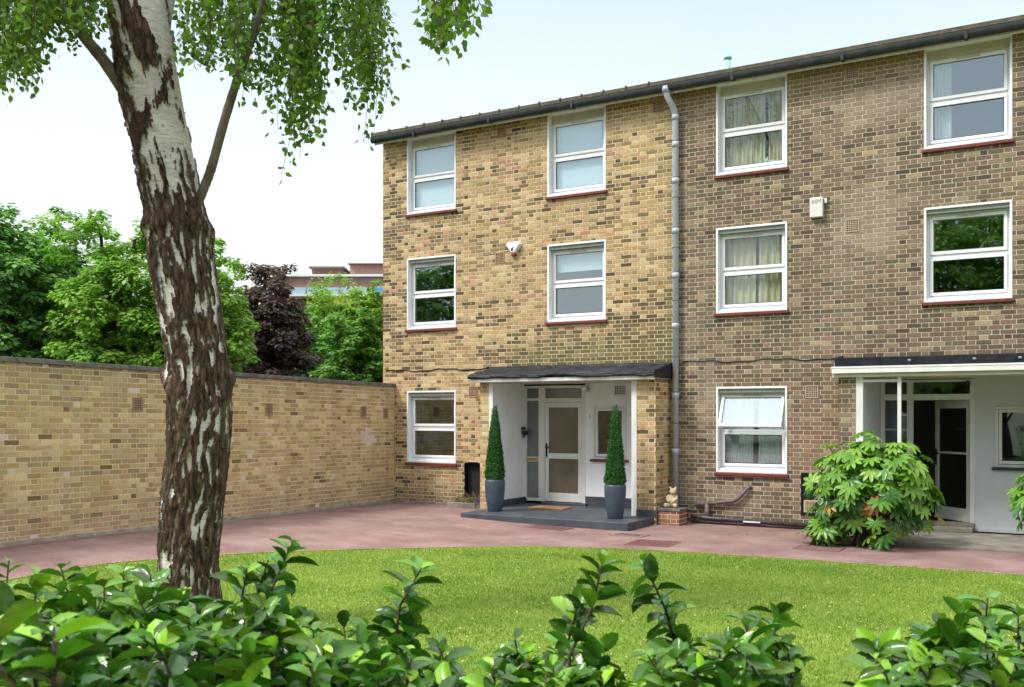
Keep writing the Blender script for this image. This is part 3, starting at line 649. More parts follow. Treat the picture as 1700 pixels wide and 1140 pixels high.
# canopy 1: felted, lumpy
def canopy(H, x0a, x0b, x1, yf, zback, zfront, drop, nxs=150):
    V = []; F = []; ny = 9
    rows = [(FY-.006, zback+.02), (FY-.01, zback-.01)]+[(FY+(yf-FY)*t, zback-.03+(zfront-zback+.03)*t) for t in [.04*q for q in range(1, 26)]]+[(yf-.012, zfront-.03), (yf-.006, zfront-drop), (yf+.03, zfront-drop-.004)]
    for j, (y, z) in enumerate(rows):
        f = min(1, max(0, (FY-y)/(FY-yf)))
        for i in range(nxs+1):
            t = i/nxs; x = (x0b+(x0a-x0b)*f)*(1-t)+x1*t
            d = .030*noise.noise(Vector((x*1.4, y*6, 1)))+.045*abs(noise.noise(Vector((x*1.9, y*9, 5))))+.012*noise.noise(Vector((x*9, y*22, 3))) if 1 < j else 0
            if j >= 26: d += .018*noise.noise(Vector((x*2.3, 0, 8)))
            V.append((x, y, z+d))
    n = nxs+1
    for j in range(len(rows)-1):
        for i in range(nxs): a = j*n+i; F.append((a, a+1, a+n+1, a+n))
    o = link('canopy', fastmesh('canopy', np.array(V), np.array(F), [M_felt], smooth=True), H); return o
c1 = canopy(houseL, -10.42, -10.55, -6.58, 15.93, 2.79, 2.60, .065)
b = MB(); b.box(-6.585, -6.57, 15.93, FY-.005, 2.50, 2.64); b.quad((-6.569,15.93,2.62),(-6.569,FY-.005,2.64),(-6.569,FY-.005,2.81),(-6.569,15.94,2.63)); b.build('canopy_end', M_felt, c1)
b = MB(); b.box(-10.38, -6.586, 15.96, 15.985, 2.475, 2.54); b.box(-10.40, -6.586, 15.985, FY-.01, 2.50, 2.53); b.build('canopy_fascia', M_wood, c1)
# porch lamp, intercom, house number
b = MB(); b.box(-8.60, -8.50, DY-.05, DY-.014, 2.30, 2.38); b.tube([(-8.55,DY-.05,2.34),(-8.55,DY-.14,2.36)], .02, 8); l = b.build('porch_lamp', M_cream, houseL, bevel=.004)
MB().ball((-8.55, DY-.17, 2.37), (.055,.055,.045)).build('lamp_shade', M_upvc, l)
b = MB(); b.box(-9.975, -9.93, DY-.13, DY-.02, 1.55, 1.60); b.box(-9.97, -9.87, DY-.12, DY-.04, 1.44, 1.53); b.tube([(-9.96,DY-.08,1.38),(-9.92,DY-.08,1.44)], .015, 8); b.build('door_intercom', M_black, houseL, bevel=.003)
def text(s, size, loc, rot, m, name, parent):
    c = bpy.data.curves.new(name, 'FONT'); c.body = s; c.size = size; c.extrude = .002; c.align_x = 'CENTER'
    t = bpy.data.objects.new(name, c); COL.objects.link(t); bpy.context.view_layer.update()
    me = bpy.data.meshes.new_from_object(t); bpy.data.objects.remove(t)
    me.materials.clear(); me.materials.append(m); me.transform(Matrix.Translation(loc) @ rot)
    return link(name, me, parent)
RX = Matrix.Rotation(R(90), 4, 'X')
text('1', .11, (-8.50, DY-.012, 1.78), RX, M_head, 'house_number', houseL)

# ---- porch 2 (right house)
D2 = 17.62
bricks(-3.525, -3.258, -.2, 2.52, [], Pfront(PY), col_right, 12, M_mort_r, 'porch_pier', houseR)
bricks(-.25, .10, -.2, 2.52, [], Pfront(PY), col_right, 13, M_mort_r, 'porch_pier', houseR)
b = MB(); b.box(-3.525, -3.515, PY, FY, -.1, 2.5); b.box(.09, .10, PY, FY, -.1, 2.5); b.build('porch_pier_side', M_mort_r, houseR)
MB().box(-3.25, -3.165, PY+.004, D2, -.03, 2.44).build('porch_side_wall', M_white2, houseR); MB().box(-.25, -.20, PY+.004, D2, -.03, 2.44).build('porch_side_wall', M_white2, houseR)
b = MB(); b.box(-3.256, -3.15, PY-.014, PY+.06, -.03, 2.50); b.build('porch_jamb', M_wood, houseR, bevel=.004)
MB().box(-3.6, .15, 16.04, D2+.2, 2.45, 2.51).build('porch_ceiling', M_cream, houseR)
MB().box(-3.17, -2.64, PY+.0, PY+.04, 2.37, 2.41).build('top_rail', M_wood, houseR)
MB().box(-2.64, -2.585, PY-.02, PY+.035, -.02, 2.45).build('porch_post', M_wood, houseR, bevel=.006)
b = MB(); wz = (-1.40, -.60, 1.02, 1.99); x0, x1 = -1.70, -.2
b.box(x0, wz[0], D2, D2+.1, .0, 2.45); b.box(wz[1], x1, D2, D2+.1, .0, 2.45); b.box(wz[0], wz[1], D2, D2+.1, .0, wz[2]); b.box(wz[0], wz[1], D2, D2+.1, wz[3], 2.45); b.box(x0, x1, D2-.02, D2-.001, -.03, .03)
b.build('porch_back_wall', M_white2, houseR)
porch_window(houseR, -1.40, -.60, 1.02, 1.99, D2, mat('dark_green_sill', (.02,.045,.035), .4), M_glass)
b = MB(); Y0, Y1 = D2-.01, D2+.07; zt = 2.44
for bx in ((-3.16,-3.09,.10,zt),(-2.735,-2.64,.10,zt),(-1.775,-1.70,.10,zt)): b.box(bx[0], bx[1], Y0, Y1, bx[2], bx[3])
for bx in ((-3.09,-2.735,zt-.04,zt),(-2.64,-1.775,zt-.04,zt),(-3.09,-2.735,2.10,2.20),(-2.64,-1.775,2.10,2.20),(-3.09,-2.735,.1,.2)): b.box(bx[0], bx[1], Y0+.003, Y1-.003, bx[2], bx[3])
df2 = b.build('door_frame', M_wood, houseR, bevel=.004)
b = MB(); b.box(-3.09, -2.735, D2+.03, D2+.035, .2, 2.10); b.box(-3.09, -2.735, D2+.03, D2+.035, 2.20, zt-.04); b.box(-2.64, -1.775, D2+.03, D2+.035, 2.20, zt-.04); b.build('sidelight_pane', M_glassold, df2)
piv = Vector((-1.785, D2+.03, 0)); Mr = Matrix.Translation(piv) @ Matrix.Rotation(R(-45), 4, 'Z') @ Matrix.Translation(-piv)
d2 = door_leaf(houseR, -2.63, -1.785, .11, 2.095, D2+.03, (.20, .13, .035, [1.22]), noisy('worn_cream_door', (.68,.68,.62), (.58,.58,.52), 8, .5, .1, 40), M_glassold, M=Mr)
MB().box(-2.63, -1.785, D2+.018, D2+.028, .105, .155, M=Mr).build('weather_bar', M_wood, d2)
MB().box(-2.75, -1.70, D2-.35, D2+.1, -.03, .045).build('door_step', M_conc, houseR, bevel=.01); MB().box(-2.72, -1.70, D2-.10, D2+.12, .045, .10).build('threshold', M_conc, houseR, bevel=.006)
MB().box(-3.6, .3, 15.45, D2+.1, -.2, -.03).build('porch_step', M_conc, houseR, bevel=.012)
MB().box(-3.1, -.3, D2+.12, 20.2, .02, .06).build('hall_floor', M_intfloor, houseR)
# canopy 2: flat black band over a white fascia
b = MB(); b.box(-3.56, .25, 16.02, FY-.006, 2.616, 2.755); c2 = b.build('canopy', noisy('black_roof_felt_flat', (.008,.010,.016), (.02,.024,.032), 7, .7, .5, 14, spec=.2), houseR, bevel=.01)
MB().box(-3.61, .30, 15.985, FY-.008, 2.585, 2.615).box(-3.60, .30, 15.99, 16.02, 2.51, 2.584).build('canopy_fascia', M_wood, c2, bevel=.004)
b = MB()
for xx in (-1.55, -2.45, -.95): b.ball((xx, 16.01, 2.69), (.03,.012,.02), 10, 6)
b.build('lead_clip', mat('dull_lead', (.2,.22,.25), .5, .3), c2)
b = MB(); b.box(-1.86, -1.76, D2-.12, D2-.02, 2.34, 2.37); b.tube([(-1.80,D2-.02,2.40),(-1.83,D2-.12,2.35)], .02, 8); b.build('porch_lamp', M_black, houseR)
o = MB().lathe(-2.92, 17.85, [(.02,1.62),(.085,1.68),(.11,1.76),(.10,1.83),(.05,1.88)], 20).build('blue_bowl', M_blue, origin=(-2.92,17.85,1.62)); tag(o, 'small rounded blue object behind the sidelight of the open front door', 'bowl')
# shelf carrying it
MB().box(-3.13, -2.74, 17.74, 17.98, 1.59, 1.62).build('hall_shelf', M_wood, houseR)

# ---- alarm boxes
def poly_prism(pts, y0, y1, name, m, parent=None, origin=None, bev=.012, taper=.82):
    n = len(pts); cx = sum(p[0] for p in pts)/n; cz = sum(p[1] for p in pts)/n; b = MB()
    b.v = [(x, y1, z) for x, z in pts]+[(cx+(x-cx)*taper, y0, cz+(z-cz)*taper) for x, z in pts]
    for i in range(n): j = (i+1) % n; b.f.append((i, j, n+j, n+i)); b.sm.append(False)
    b.f.append(tuple(range(n, 2*n))); b.sm.append(False); b.f.append(tuple(reversed(range(n)))); b.sm.append(False)
    return b.build(name, m, parent, bevel=bev, origin=origin)
al = empty('alarm_box', (-9.90, FY, 5.0), 'white triangular burglar alarm box high on the sandy brick wall', 'alarm')
body = poly_prism([(-10.05,5.27),(-9.75,5.27),(-9.72,5.20),(-9.86,5.02),(-9.94,5.02),(-10.08,5.20)], FY-.095, FY-.006, 'cover', mat('white_alarm_plastic', (.75,.76,.78), .35), al)
poly_prism([(-9.94,5.035),(-9.86,5.035),(-9.84,4.985),(-9.96,4.985)], FY-.08, FY-.006, 'strobe', mat('red_lens', (.22,.01,.012), .3), al, bev=.005)
b = MB(); b.ball((-9.91, FY-.098, 5.10), (.022,.006,.03), 12, 8); b.tube([(-9.93,FY-.1,5.12),(-9.87,FY-.1,5.15)], .006, 6); b.build('emblem', M_black, al)
al = empty('alarm_box', (-4.02, FY, 5.15), 'pale rectangular alarm box with faint lettering high on the brown brick wall', 'alarm')
MB().box(-4.13, -3.915, FY-.10, FY-.004, 5.15, 5.48).build('cover', mat('off_white_plastic', (.66,.64,.62), .4), al, bevel=.012)
MB().box(-3.90, -3.86, FY-.05, FY-.004, 5.38, 5.46).build('junction_box', M_wood, al)
text('ASM', .085, (-4.022, FY-.102, 5.385), RX, M_head, 'lettering', al)

# ---- porch things
def topiary(x, y, label):
    r = empty('potted_topiary', (x, y, zS), label, 'topiary', 'cone topiaries flanking the left porch')
    z = zS; MB().lathe(x, y, [(.125,z),(.135,z+.02),(.165,z+.2),(.187,z+.42),(.188,z+.55),(.182,z+.585),(.165,z+.585),(.160,z+.55)], 40).build('planter', M_pot, r)
    n = 9000; rg = np.random.default_rng(int(abs(x)*100)); t = 1-np.sqrt(rg.random(n)*.93+.0); t = np.clip(t, 0, 1); hh = 1.40
    R0 = .186; rad = R0+(.045-R0)*t**1.02; th = rg.uniform(0, 2*math.pi, n); rr = rad*(1+rg.normal(0, .055, n)+.10*np.array([noise.noise(Vector((math.cos(a_)*2+x, math.sin(a_)*2, b_*9))) for a_, b_ in zip(th, t)]))-.012*rg.random(n)
    P = np.stack([x+rr*np.cos(th), y+rr*np.sin(th), z+.57+hh*t], 1)
    N_ = np.stack([np.cos(th), np.sin(th), .2+0*th], 1)
    leafcloud('crown', TEMPL_OVAL, P, N_, rg.uniform(.018, .032, n), lambda k, g: np.array([.028,.115,.018])*g.uniform(.5, 1.7, (k, 1))*np.array([1,1,1]), M_leaf, r, rg, spread=.8)
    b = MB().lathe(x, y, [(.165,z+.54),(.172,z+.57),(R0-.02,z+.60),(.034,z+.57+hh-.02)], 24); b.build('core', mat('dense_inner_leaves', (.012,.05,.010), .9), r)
TEMPL_OVAL = (np.array([(0,0,0),(.28,.32,.03),(.30,.62,.03),(0,1,0),(-.30,.62,.03),(-.28,.32,.03)], float), np.array([(0,1,2,3),(0,3,4,5)]))
TEMPL_BIRCH = (np.array([(0,0,0),(.36,.28,.04),(.26,.62,.03),(0,1,0),(-.26,.62,.03),(-.36,.28,.04)], float), np.array([(0,1,2,3),(0,3,4,5)]))
def basis(Nn, Aa):
    """rows: x, y(axis), z(normal) from normals and axis hint"""
    Nn = Nn/np.linalg.norm(Nn, axis=1, keepdims=True); Aa = Aa-(Aa*Nn).sum(1, keepdims=True)*Nn
    Aa = Aa/np.maximum(np.linalg.norm(Aa, axis=1, keepdims=True), 1e-6); X = np.cross(Aa, Nn); return X, Aa, Nn
def leafmesh(name, T, P, Nn, Aa, sz, cols, m, parent, smooth=True):
    TV, TF = T; X, A, Z = basis(Nn, Aa); n = len(P); k = len(TV)
    V = P[:, None, :]+sz[:, None, None]*(TV[None, :, 0:1]*X[:, None]+TV[None, :, 1:2]*A[:, None]+TV[None, :, 2:3]*Z[:, None])
    F = (TF[None]+(np.arange(n)*k)[:, None, None]).reshape(-1, TF.shape[1])
    return link(name, fastmesh(name, V.reshape(-1, 3), F, [m], np.repeat(cols, k, 0), smooth=smooth), parent)
def leafcloud(name, T, P, Nn, sz, colf, m, parent, rg, spread=.5, droop=0):
    n = len(P); Nn = Nn+rg.normal(0, spread, (n, 3)); Aa = rg.normal(0, 1, (n, 3)); Aa[:, 2] -= droop
    return leafmesh(name, T, P, Nn, Aa, sz, colf(n, rg), m, parent)
topiary(-9.60, 15.60, 'cone topiary in a dark planter against the white wall left of the front door')
topiary(-7.16, 15.60, 'cone topiary in a dark planter standing in front of the small porch window')
Mx = Matrix.Translation((-8.98, 16.62, 0)) @ Matrix.Rotation(R(2), 4, 'Z')
o = MB().box(-.36, .36, -.22, .22, zS+.002, zS+.02, M=Mx).build('doormat', M_mat, bevel=.004, origin=(-8.98,16.62,zS)); tag(o, 'tan coir doormat on the dark porch step', 'doormat')
# pedestal and bear
pd = empty('brick_pedestal', (-6.42, 16.37, -.07), 'low red brick pedestal with a grey stone cap beside the downpipe', 'pedestal')
RED = [(.5,(.26,.12,.085)),(.3,(.32,.16,.11)),(.2,(.20,.09,.065))]
cr = lambda u, z, st, rg: pick(rg, RED)
PX0, PX1, PY0, PY1, PZ = -6.60, -6.22, 16.19, 16.56, .175
bb = bricks(PX0, PX1, -.1, PZ, [], Pfront(PY0), cr, 31, M_mort_l, 'brickwork', pd)
bricks(0, PY1-PY0, -.1, PZ, [], lambda u, z, d: (PX1+d, PY0+u, z), cr, 32, M_mort_l, 'brick_side', bb)
bricks(0, PY1-PY0, -.1, PZ, [], lambda u, z, d: (PX0-d, PY1-u, z), cr, 33, M_mort_l, 'brick_side', bb)
MB().box(PX0-.02, PX1+.02, PY0-.02, PY1+.02, PZ, PZ+.05).build('cap', M_cope, pd, bevel=.01)
zc = PZ+.05; bx, by = -6.40, 16.36
b = MB(); b.ball((bx,by,zc+.115), (.085,.08,.12)); b.ball((bx+.01,by-.02,zc+.285), (.065,.06,.06)); b.ball((bx+.035,by-.075,zc+.27), (.032,.035,.026))
for sx in (-1, 1):
    b.ball((bx+sx*.05, by-.0, zc+.345), (.024,.018,.024)); b.tube([(bx+sx*.065,by-.01,zc+.21),(bx+sx*.085,by-.06,zc+.16),(bx+sx*.05,by-.085,zc+.125)], [.03,.028,.026], 12)
    b.ball((bx+sx*.05,by-.085,zc+.12), .027); b.tube([(bx+sx*.05,by-.03,zc+.05),(bx+sx*.085,by-.10,zc+.04)], [.045,.036], 12); b.ball((bx+sx*.09,by-.12,zc+.045), (.034,.03,.043))
b.ball((bx,by-.01,zc+.22), (.05,.045,.04))
st = b.build('bear_statue', M_stone, origin=(bx,by,zc)); tag(st, 'pale stone teddy bear statue sitting on the brick pedestal', 'statue')
mm = st.modifiers.new('r', 'REMESH'); mm.mode = 'VOXEL'; mm.voxel_size = .0075; mm.use_smooth_shade = True; m2 = st.modifiers.new('s', 'SMOOTH'); m2.iterations = 3

# little planting box by the meter recess
pb = empty('flower_trough', (-10.85, 16.55, -.01), 'low rough stone trough with dry stems and small purple flowers beneath the meter recess', 'trough')
b = MB(); x0, x1, y0, y1 = -11.22, -10.42, 16.42, 16.78
b.box(x0, x1, y0, y0+.05, -.06, .10); b.box(x0, x1, y1-.05, y1, -.06, .10); b.box(x0, x0+.05, y0+.05, y1-.05, -.06, .10); b.box(x1-.05, x1, y0+.05, y1-.05, -.06, .10); b.box(x0+.05, x1-.05, y0+.05, y1-.05, -.06, .07)
b.build('basin', M_conc, pb, bevel=.012)
b = MB()
for i in range(60):
    x_ = random.uniform(x0+.06, x1-.06); y_ = random.uniform(y0+.06, y1-.06); l = random.uniform(.08, .26); dx, dy = random.uniform(-.12,.12), random.uniform(-.08,.06)
    b.tube([(x_,y_,.07),(x_+dx*.5,y_+dy*.5,.07+l*.6),(x_+dx,y_+dy,.07+l)], [.004,.003,.002], 4, smooth=False)
b.build('dry_stem', noisy('straw', (.35,.27,.13), (.2,.15,.07), 10), pb)
rg = np.random.default_rng(3); n = 260; P = np.stack([rg.uniform(x0+.05,x1-.05,n), rg.uniform(y0+.03,y1-.05,n), rg.uniform(.07,.2,n)], 1)
leafcloud('leaves', TEMPL_OVAL, P, np.tile([0,-.3,1.], (n,1)), rg.uniform(.03,.055,n), lambda k, g: np.array([.07,.12,.03])*g.uniform(.5,1.5,(k,1)), M_leaf, pb, rg)
n = 50; P = np.stack([rg.normal(-10.50,.04,n), rg.normal(16.44,.03,n), rg.uniform(.06,.18,n)], 1)
leafcloud('flowers', TEMPL_OVAL, P, np.tile([0,-1,.4], (n,1)), rg.uniform(.03,.045,n), lambda k, g: np.array([.11,.035,.26])*g.uniform(.6,1.5,(k,1)), M_leaf, pb, rg)

# ---- covers and grate in the drive
M_cov = noisy('red_painted_iron', (.17,.065,.06), (.12,.05,.05), 9, .7, .6, 60)
def cover(x0, x1, y0, y1, rot, label, m=M_cov):
    cx, cy = (x0+x1)/2, (y0+y1)/2; z = gz(cx, cy); M = Matrix.Translation((cx, cy, 0)) @ Matrix.Rotation(R(rot), 4, 'Z'); w, h = (x1-x0)/2, (y1-y0)/2
    b = MB(); b.box(-w, w, -h, h, z-.03, z+.004, M=M); frame_rect_xy = [(-w-.03, w+.03, -h-.03, -h), (-w-.03, w+.03, h, h+.03), (-w-.03, -w, -h, h), (w, w+.03, -h, h)]
    k = int(w*2/.08)
    for i in range(k): 
        for j in range(int(h*2/.08)): xx = -w+.04+i*.08; yy = -h+.04+j*.08; b.box(xx-.02, xx+.02, yy-.008, yy+.008, z+.0035, z+.007, M=M)
    o = b.build('manhole_cover', m, origin=(cx, cy, z)); tag(o, label, 'manhole cover')
    f = MB()
    for q in frame_rect_xy: f.box(*q, z-.03, z+.006, M=M)
    f.build('rim', mat('worn_iron_rim', (.14,.08,.075), .6), o)
cover(-8.62, -7.65, 14.60, 14.93, -6, 'long dark red cover in the drive below the doormat')
cover(-6.05, -5.42, 13.55, 14.15, 4, 'squarish dark red cover in the drive beside the slotted drain')
cover(-3.75, -3.15, 14.35, 14.75, 0, 'faint worn red cover in the drive in front of the leafy shrub', noisy('faded_red_cover', (.22,.12,.115), (.17,.09,.085), 9, .8, .6, 60))
gr = empty('drain_grate', (-6.42, 14.55, -.07), 'slotted rainwater drain grate in the drive near the corner of the porch step', 'drain')
MB().box(-6.66, -6.18, 14.40, 14.72, -.10, -.066).build('channel', M_dark, gr)
b = MB(); z0, z1 = -.07, -.058
for q in ((-6.69,-6.15,14.37,14.41),(-6.69,-6.15,14.71,14.75),(-6.69,-6.65,14.41,14.71),(-6.19,-6.15,14.41,14.71)): b.box(*q, z0, z1)
for i in range(7): xx = -6.65+.46*(i+.5)/7; b.box(xx-.014, xx+.014, 14.41, 14.71, z0, z1-.001)
b.build('grate', noisy('pale_iron', (.30,.20,.18), (.22,.14,.13), 10, .6), gr)
# strip of rough concrete haunching at the foot of the facades
b = MB()
for i in range(24):
    xa = -12.8+i*.26
    if -11.3 < xa < -10.3 or xa > -10.1: continue
    b.box(xa, xa+.25, FY-.11, FY-.006, -.05, gz(xa, FY)+.035+.01*random.random())
b.build('wall_haunching', M_conc, houseL, bevel=.01)
b = MB()
for i in range(10):
    xa = -6.15+i*.26; b.box(xa, xa+.25, FY-.05, FY-.006, -.1, gz(xa, FY)+.03+.01*random.random())
b.build('wall_haunching', M_conc, houseR, bevel=.01)

# ------------------------------------------------------------------ garden wall
WA = Vector((-12.87, FY)); WB = Vector((-12.23, 7.64)); wd = (WB-WA).normalized(); wn_ = Vector((-wd.y, wd.x)); wn_ = wn_ if wn_.x > 0 else -wn_
WL = 17.0
def Pw(u, z, d): p = WA+wd*u+wn_*d; return (p.x, p.y, z+.013*min(u, 12))
gw = empty('garden_wall', (WA.x, WA.y-5, 0), 'tall sandy brick garden wall with grey coping running along the drive', 'wall')
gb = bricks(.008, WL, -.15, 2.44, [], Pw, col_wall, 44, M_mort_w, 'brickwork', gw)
b = MB(); n0 = 0
for a, c in ((0, WL),):
    V = [Pw(u, z, d) for u, z, d in ((a,-.15,-.34),(c,-.15,-.34),(c,2.44,-.34),(a,2.44,-.34),(c,-.15,0),(c,2.44,0))]; b.quad(V[0], V[1], V[2], V[3]); b.quad(V[1], V[4], V[5], V[2])
b.build('back_face', M_mort_w, gb)
b = MB(); u = 0; 
while u < WL:
    u2 = min(u+.9, WL); r = random.uniform(-.003, .003); V = [Pw(q, z+r, d) for q in (u+.004, u2-.004) for z in (2.44, 2.505) for d in (-.38, .035)]
    n = len(b.v); b.v += V
    for q in ((0,1,3,2),(4,6,7,5),(0,4,5,1),(2,3,7,6),(0,2,6,4),(1,5,7,3)): b.f.append(tuple(n+k for k in q)); b.sm.append(False)
    u += .9
b.build('coping', M_cope, gw, bevel=.006)
b = MB(); 
for i in range(34):
    ua, ub = i*.5, (i+1)*.5; h_ = lambda u: gz(*Pw(u, 0, .05)[:2])-.013*min(u, 12); za, zb = h_(ua)+.055+random.uniform(-.006, .006), h_(ub)+.055
    b.quad(Pw(ua, -.2, .05), Pw(ub, -.2, .05), Pw(ub, zb, .05), Pw(ua, za, .05)); b.quad(Pw(ua, za, .05), Pw(ub, zb, .05), Pw(ub, zb+.008, 0), Pw(ua, za+.008, 0))
b.build('plinth', noisy('plinth_concrete', (.42,.36,.29), (.24,.20,.16), 5, .9, .4, 60), gw)
b = MB()
for i in range(34):
    ua, ub = i*.5, (i+1)*.5; z_ = lambda u: h_(u)+.003
    b.quad(Pw(ua, z_(ua), .22+.02*math.sin(i)), Pw(ub, z_(ub), .22+.02*math.sin(i+1)), Pw(ub, z_(ub)+.006, .05), Pw(ua, z_(ua)+.006, .05))
b.build('gutter_strip', noisy('dirty_strip', (.15,.105,.085), (.24,.17,.14), 3, .9, .4, 40), gw)
def wall_vent(u, z, w=.21, h=.215, m=M_terra):
    b = MB(); t = .016
    def bx(u0, u1, z0, z1, d0, d1, b=b):
        V = [Pw(q, zz_, d) for q in (u0, u1) for zz_ in (z0, z1) for d in (d0, d1)]; n = len(b.v); b.v += V
        for q in ((0,1,3,2),(4,6,7,5),(0,4,5,1),(2,3,7,6),(0,2,6,4),(1,5,7,3)): b.f.append(tuple(n+k for k in q)); b.sm.append(False)
    bx(u-w/2, u+w/2, z-h/2, z-h/2+t, 0, .014); bx(u-w/2, u+w/2, z+h/2-t, z+h/2, 0, .014); bx(u-w/2, u-w/2+t, z-h/2+t, z+h/2-t, 0, .014); bx(u+w/2-t, u+w/2, z-h/2+t, z+h/2-t, 0, .014)
    for i in range(1, 6): bx(u-w/2+w*i/6-.005, u-w/2+w*i/6+.005, z-h/2+t, z+h/2-t, 0, .011)
    for i in range(1, 6): bx(u-w/2+t, u+w/2-t, z-h/2+h*i/6-.005, z-h/2+h*i/6+.005, 0, .0105)
    v = b.build('air_vent', m, gw); b2 = MB(); bx(u-w/2+t, u+w/2-t, z-h/2+t, z+h/2-t, .0072, .0076, b2); b2.build('vent_void', M_dark, v)
def wall_u(px):
    a = (px-850)/1640; dx, dy = .8606*a-.5093, .5093*a+.8606
    # intersect ray with wall line
    det = dx*(-wd.y)-dy*(-wd.x); t = (WA.x*(-wd.y)-WA.y*(-wd.x))/det; p = Vector((dx*t, dy*t)); return (p-WA).dot(wd), t
for px, py in ((228,671),(446,679),(603,683),(640,686)):
    u, t = wall_u(px); wall_vent(u, 1.9-(py-684)*t/1640-.013*min(u,12), w=.2 if px != 640 else .18)

# ------------------------------------------------------------------ birch
def world(px, py, d):                          # point at camera depth d
    r = (px-850)/1640*d; return Vector((r*.8606-d*.5093, r*.5093+d*.8606, CAMH-(py-684)/1640*d))
BD = 8.9
prof = [(1090,318,66),(1045,316,60),(1000,314,56),(940,313,54),(900,313,54.5),(850,318,55),(800,324,56),(700,331,56),(650,330,55),(600,327,55),(550,321,56),(500,314,57),(450,305,58),(395,298,59),(350,292,56),(300,281,55),(250,272,56),(200,261,57),(150,252,57),(100,240,58),(50,231,57),(0,224,56),(-60,216,54),(-150,204,50),(-300,190,44),(-500,182,36),(-700,188,28),(-900,200,18),(-1100,212,9)]
base = world(318, 1045, BD); base.z = gz(base.x, base.y)
birch = empty('birch_tree', base, 'large silver birch with peeling black and white bark leaning across the left of the view', 'tree')
PZs = []; 
for py, pc, hw in prof: w_ = world(pc, py, BD); PZs.append((w_.z, w_.x, w_.y, hw/1640*BD))
PZs = np.array(PZs); 
def axis_at(z): return Vector((np.interp(z, PZs[:,0], PZs[:,1]), np.interp(z, PZs[:,0], PZs[:,2]), z)), float(np.interp(z, PZs[:,0], PZs[:,3]))
viewang = math.atan2(-base.y, -base.x)         # direction from the trunk towards the garden side we look from
zlow = gz(base.x, base.y)-.15; NR, NS = 700, 260
zl = list(np.linspace(zlow, 5.9, NR))+list(np.linspace(5.95, PZs[:,0].max(), 90)); NRt = len(zl)
V = np.zeros((NRt, NS, 3)); C = np.zeros((NRt, NS, 3))
WHITE = np.array([.62,.59,.54]); DKB = np.array([.046,.029,.019]); MID = np.array([.20,.165,.125])
for i, z in enumerate(zl):
    c, r = axis_at(z); hf = (z-.0)/5.6
    r *= 1+.35*max(0, (.25-z)/.4)**2 if z < .25 else 1
    for k in range(NS):
        th = 2*math.pi*k/NS; rel = (th-viewang+math.pi) % (2*math.pi)-math.pi   # 0 = facing viewer, + = left-hand side...
        q = Vector((math.cos(th)*r*1.0, math.sin(th)*r*1.0, z))
        wx = q.x+.05*noise.noise(Vector((q.z*3, q.x*4, 2))); wy = q.y+.05*noise.noise(Vector((q.z*3, q.y*4, 7)))
        lowf = 1-ss(3.9, 4.7, z)
        a = (.75-.35*lowf)*noise.noise(Vector((wx*6, wy*6, q.z*1.7+3)))+(.62+.35*lowf)*noise.noise(Vector((wx*(15+7*lowf), wy*(15+7*lowf), q.z*(3.6+.6*lowf)+9)))+.36*noise.noise(Vector((q.x*42, q.y*42, q.z*12)))+.20*noise.noise(Vector((q.x*90, q.y*90, q.z*34)))
        thr = -.31+.215*ss(1.7, 3.1, z)+.42*ss(3.66, 4.6, z)
        thr -= .55*g1(z, 3.66, .15)+.10*g1(z, 2.9, .3)
        thr -= 1.0*g1(z, 5.22-.35*(rel+.1), .24)*g1(rel, -.02, .34)
        thr -= .8*g1(z, 4.62+.34*rel, .10)*(1 if abs(rel+.3) < .8 else .2)
        thr -= .5*g1(rel, -.95, .35)*ss(4.0, 4.6, z)
        thr += .55*g1(z, 2.95, .13)*g1(rel, -.62, .20)+.5*g1(rel, 1.2, .28)*ss(2.4, 3.2, z)+.25*g1(rel, -1.35, .2)
        m = ss(-.022, .022, a-thr)      # 1 = dark plates
        m = m if hf < .62 or a > thr else m
        ridg = abs(noise.noise(Vector((q.x*22, q.y*22, q.z*5))))*1.0+abs(noise.noise(Vector((q.x*50, q.y*50, q.z*14))))*.5
        disp = m*(.012+.024*ridg)+.02*noise.noise(Vector((q.x*3, q.y*3, q.z*2)))+.030*g1(z, 3.55, .08)*(.3+abs(math.sin(rel)))*m+.05*g1(z, 2.02+.2*math.sin(th*2), .09)*abs(math.sin(rel))
        disp += .006*noise.noise(Vector((q.x*14, q.y*14, q.z*14)))
        rr = r*.875+disp-.01
        V[i, k] = (c.x+math.cos(th)*rr, c.y+math.sin(th)*rr, z)
        line = .10*max(0, noise.noise(Vector((th*1.2, 4, z*60))))*1.8
        wc = WHITE*(1-.18*abs(noise.noise(Vector((q.x*6, q.y*6, z*9))))-line)
        dk = DKB*(.55+1.5*ridg)
        if noise.noise(Vector((q.x*7, q.y*7, z*2.5+20))) > .28: dk = dk*.7+np.array([.08,.036,.02])*.25
        edge_ = math.exp(-((a-thr)/.03)**2)*.35
        C[i, k] = (wc*(1-m)+dk*m)*(1-edge_)+MID*edge_*.8
idx = np.arange(NRt*NS).reshape(NRt, NS); nx_ = np.roll(idx, -1, 1)
F = np.stack([idx[:-1], nx_[:-1], nx_[1:], idx[1:]], -1).reshape(-1, 4)
link('trunk', fastmesh('trunk', V.reshape(-1, 3), F, [M_bark], C.reshape(-1, 3), smooth=True), birch)
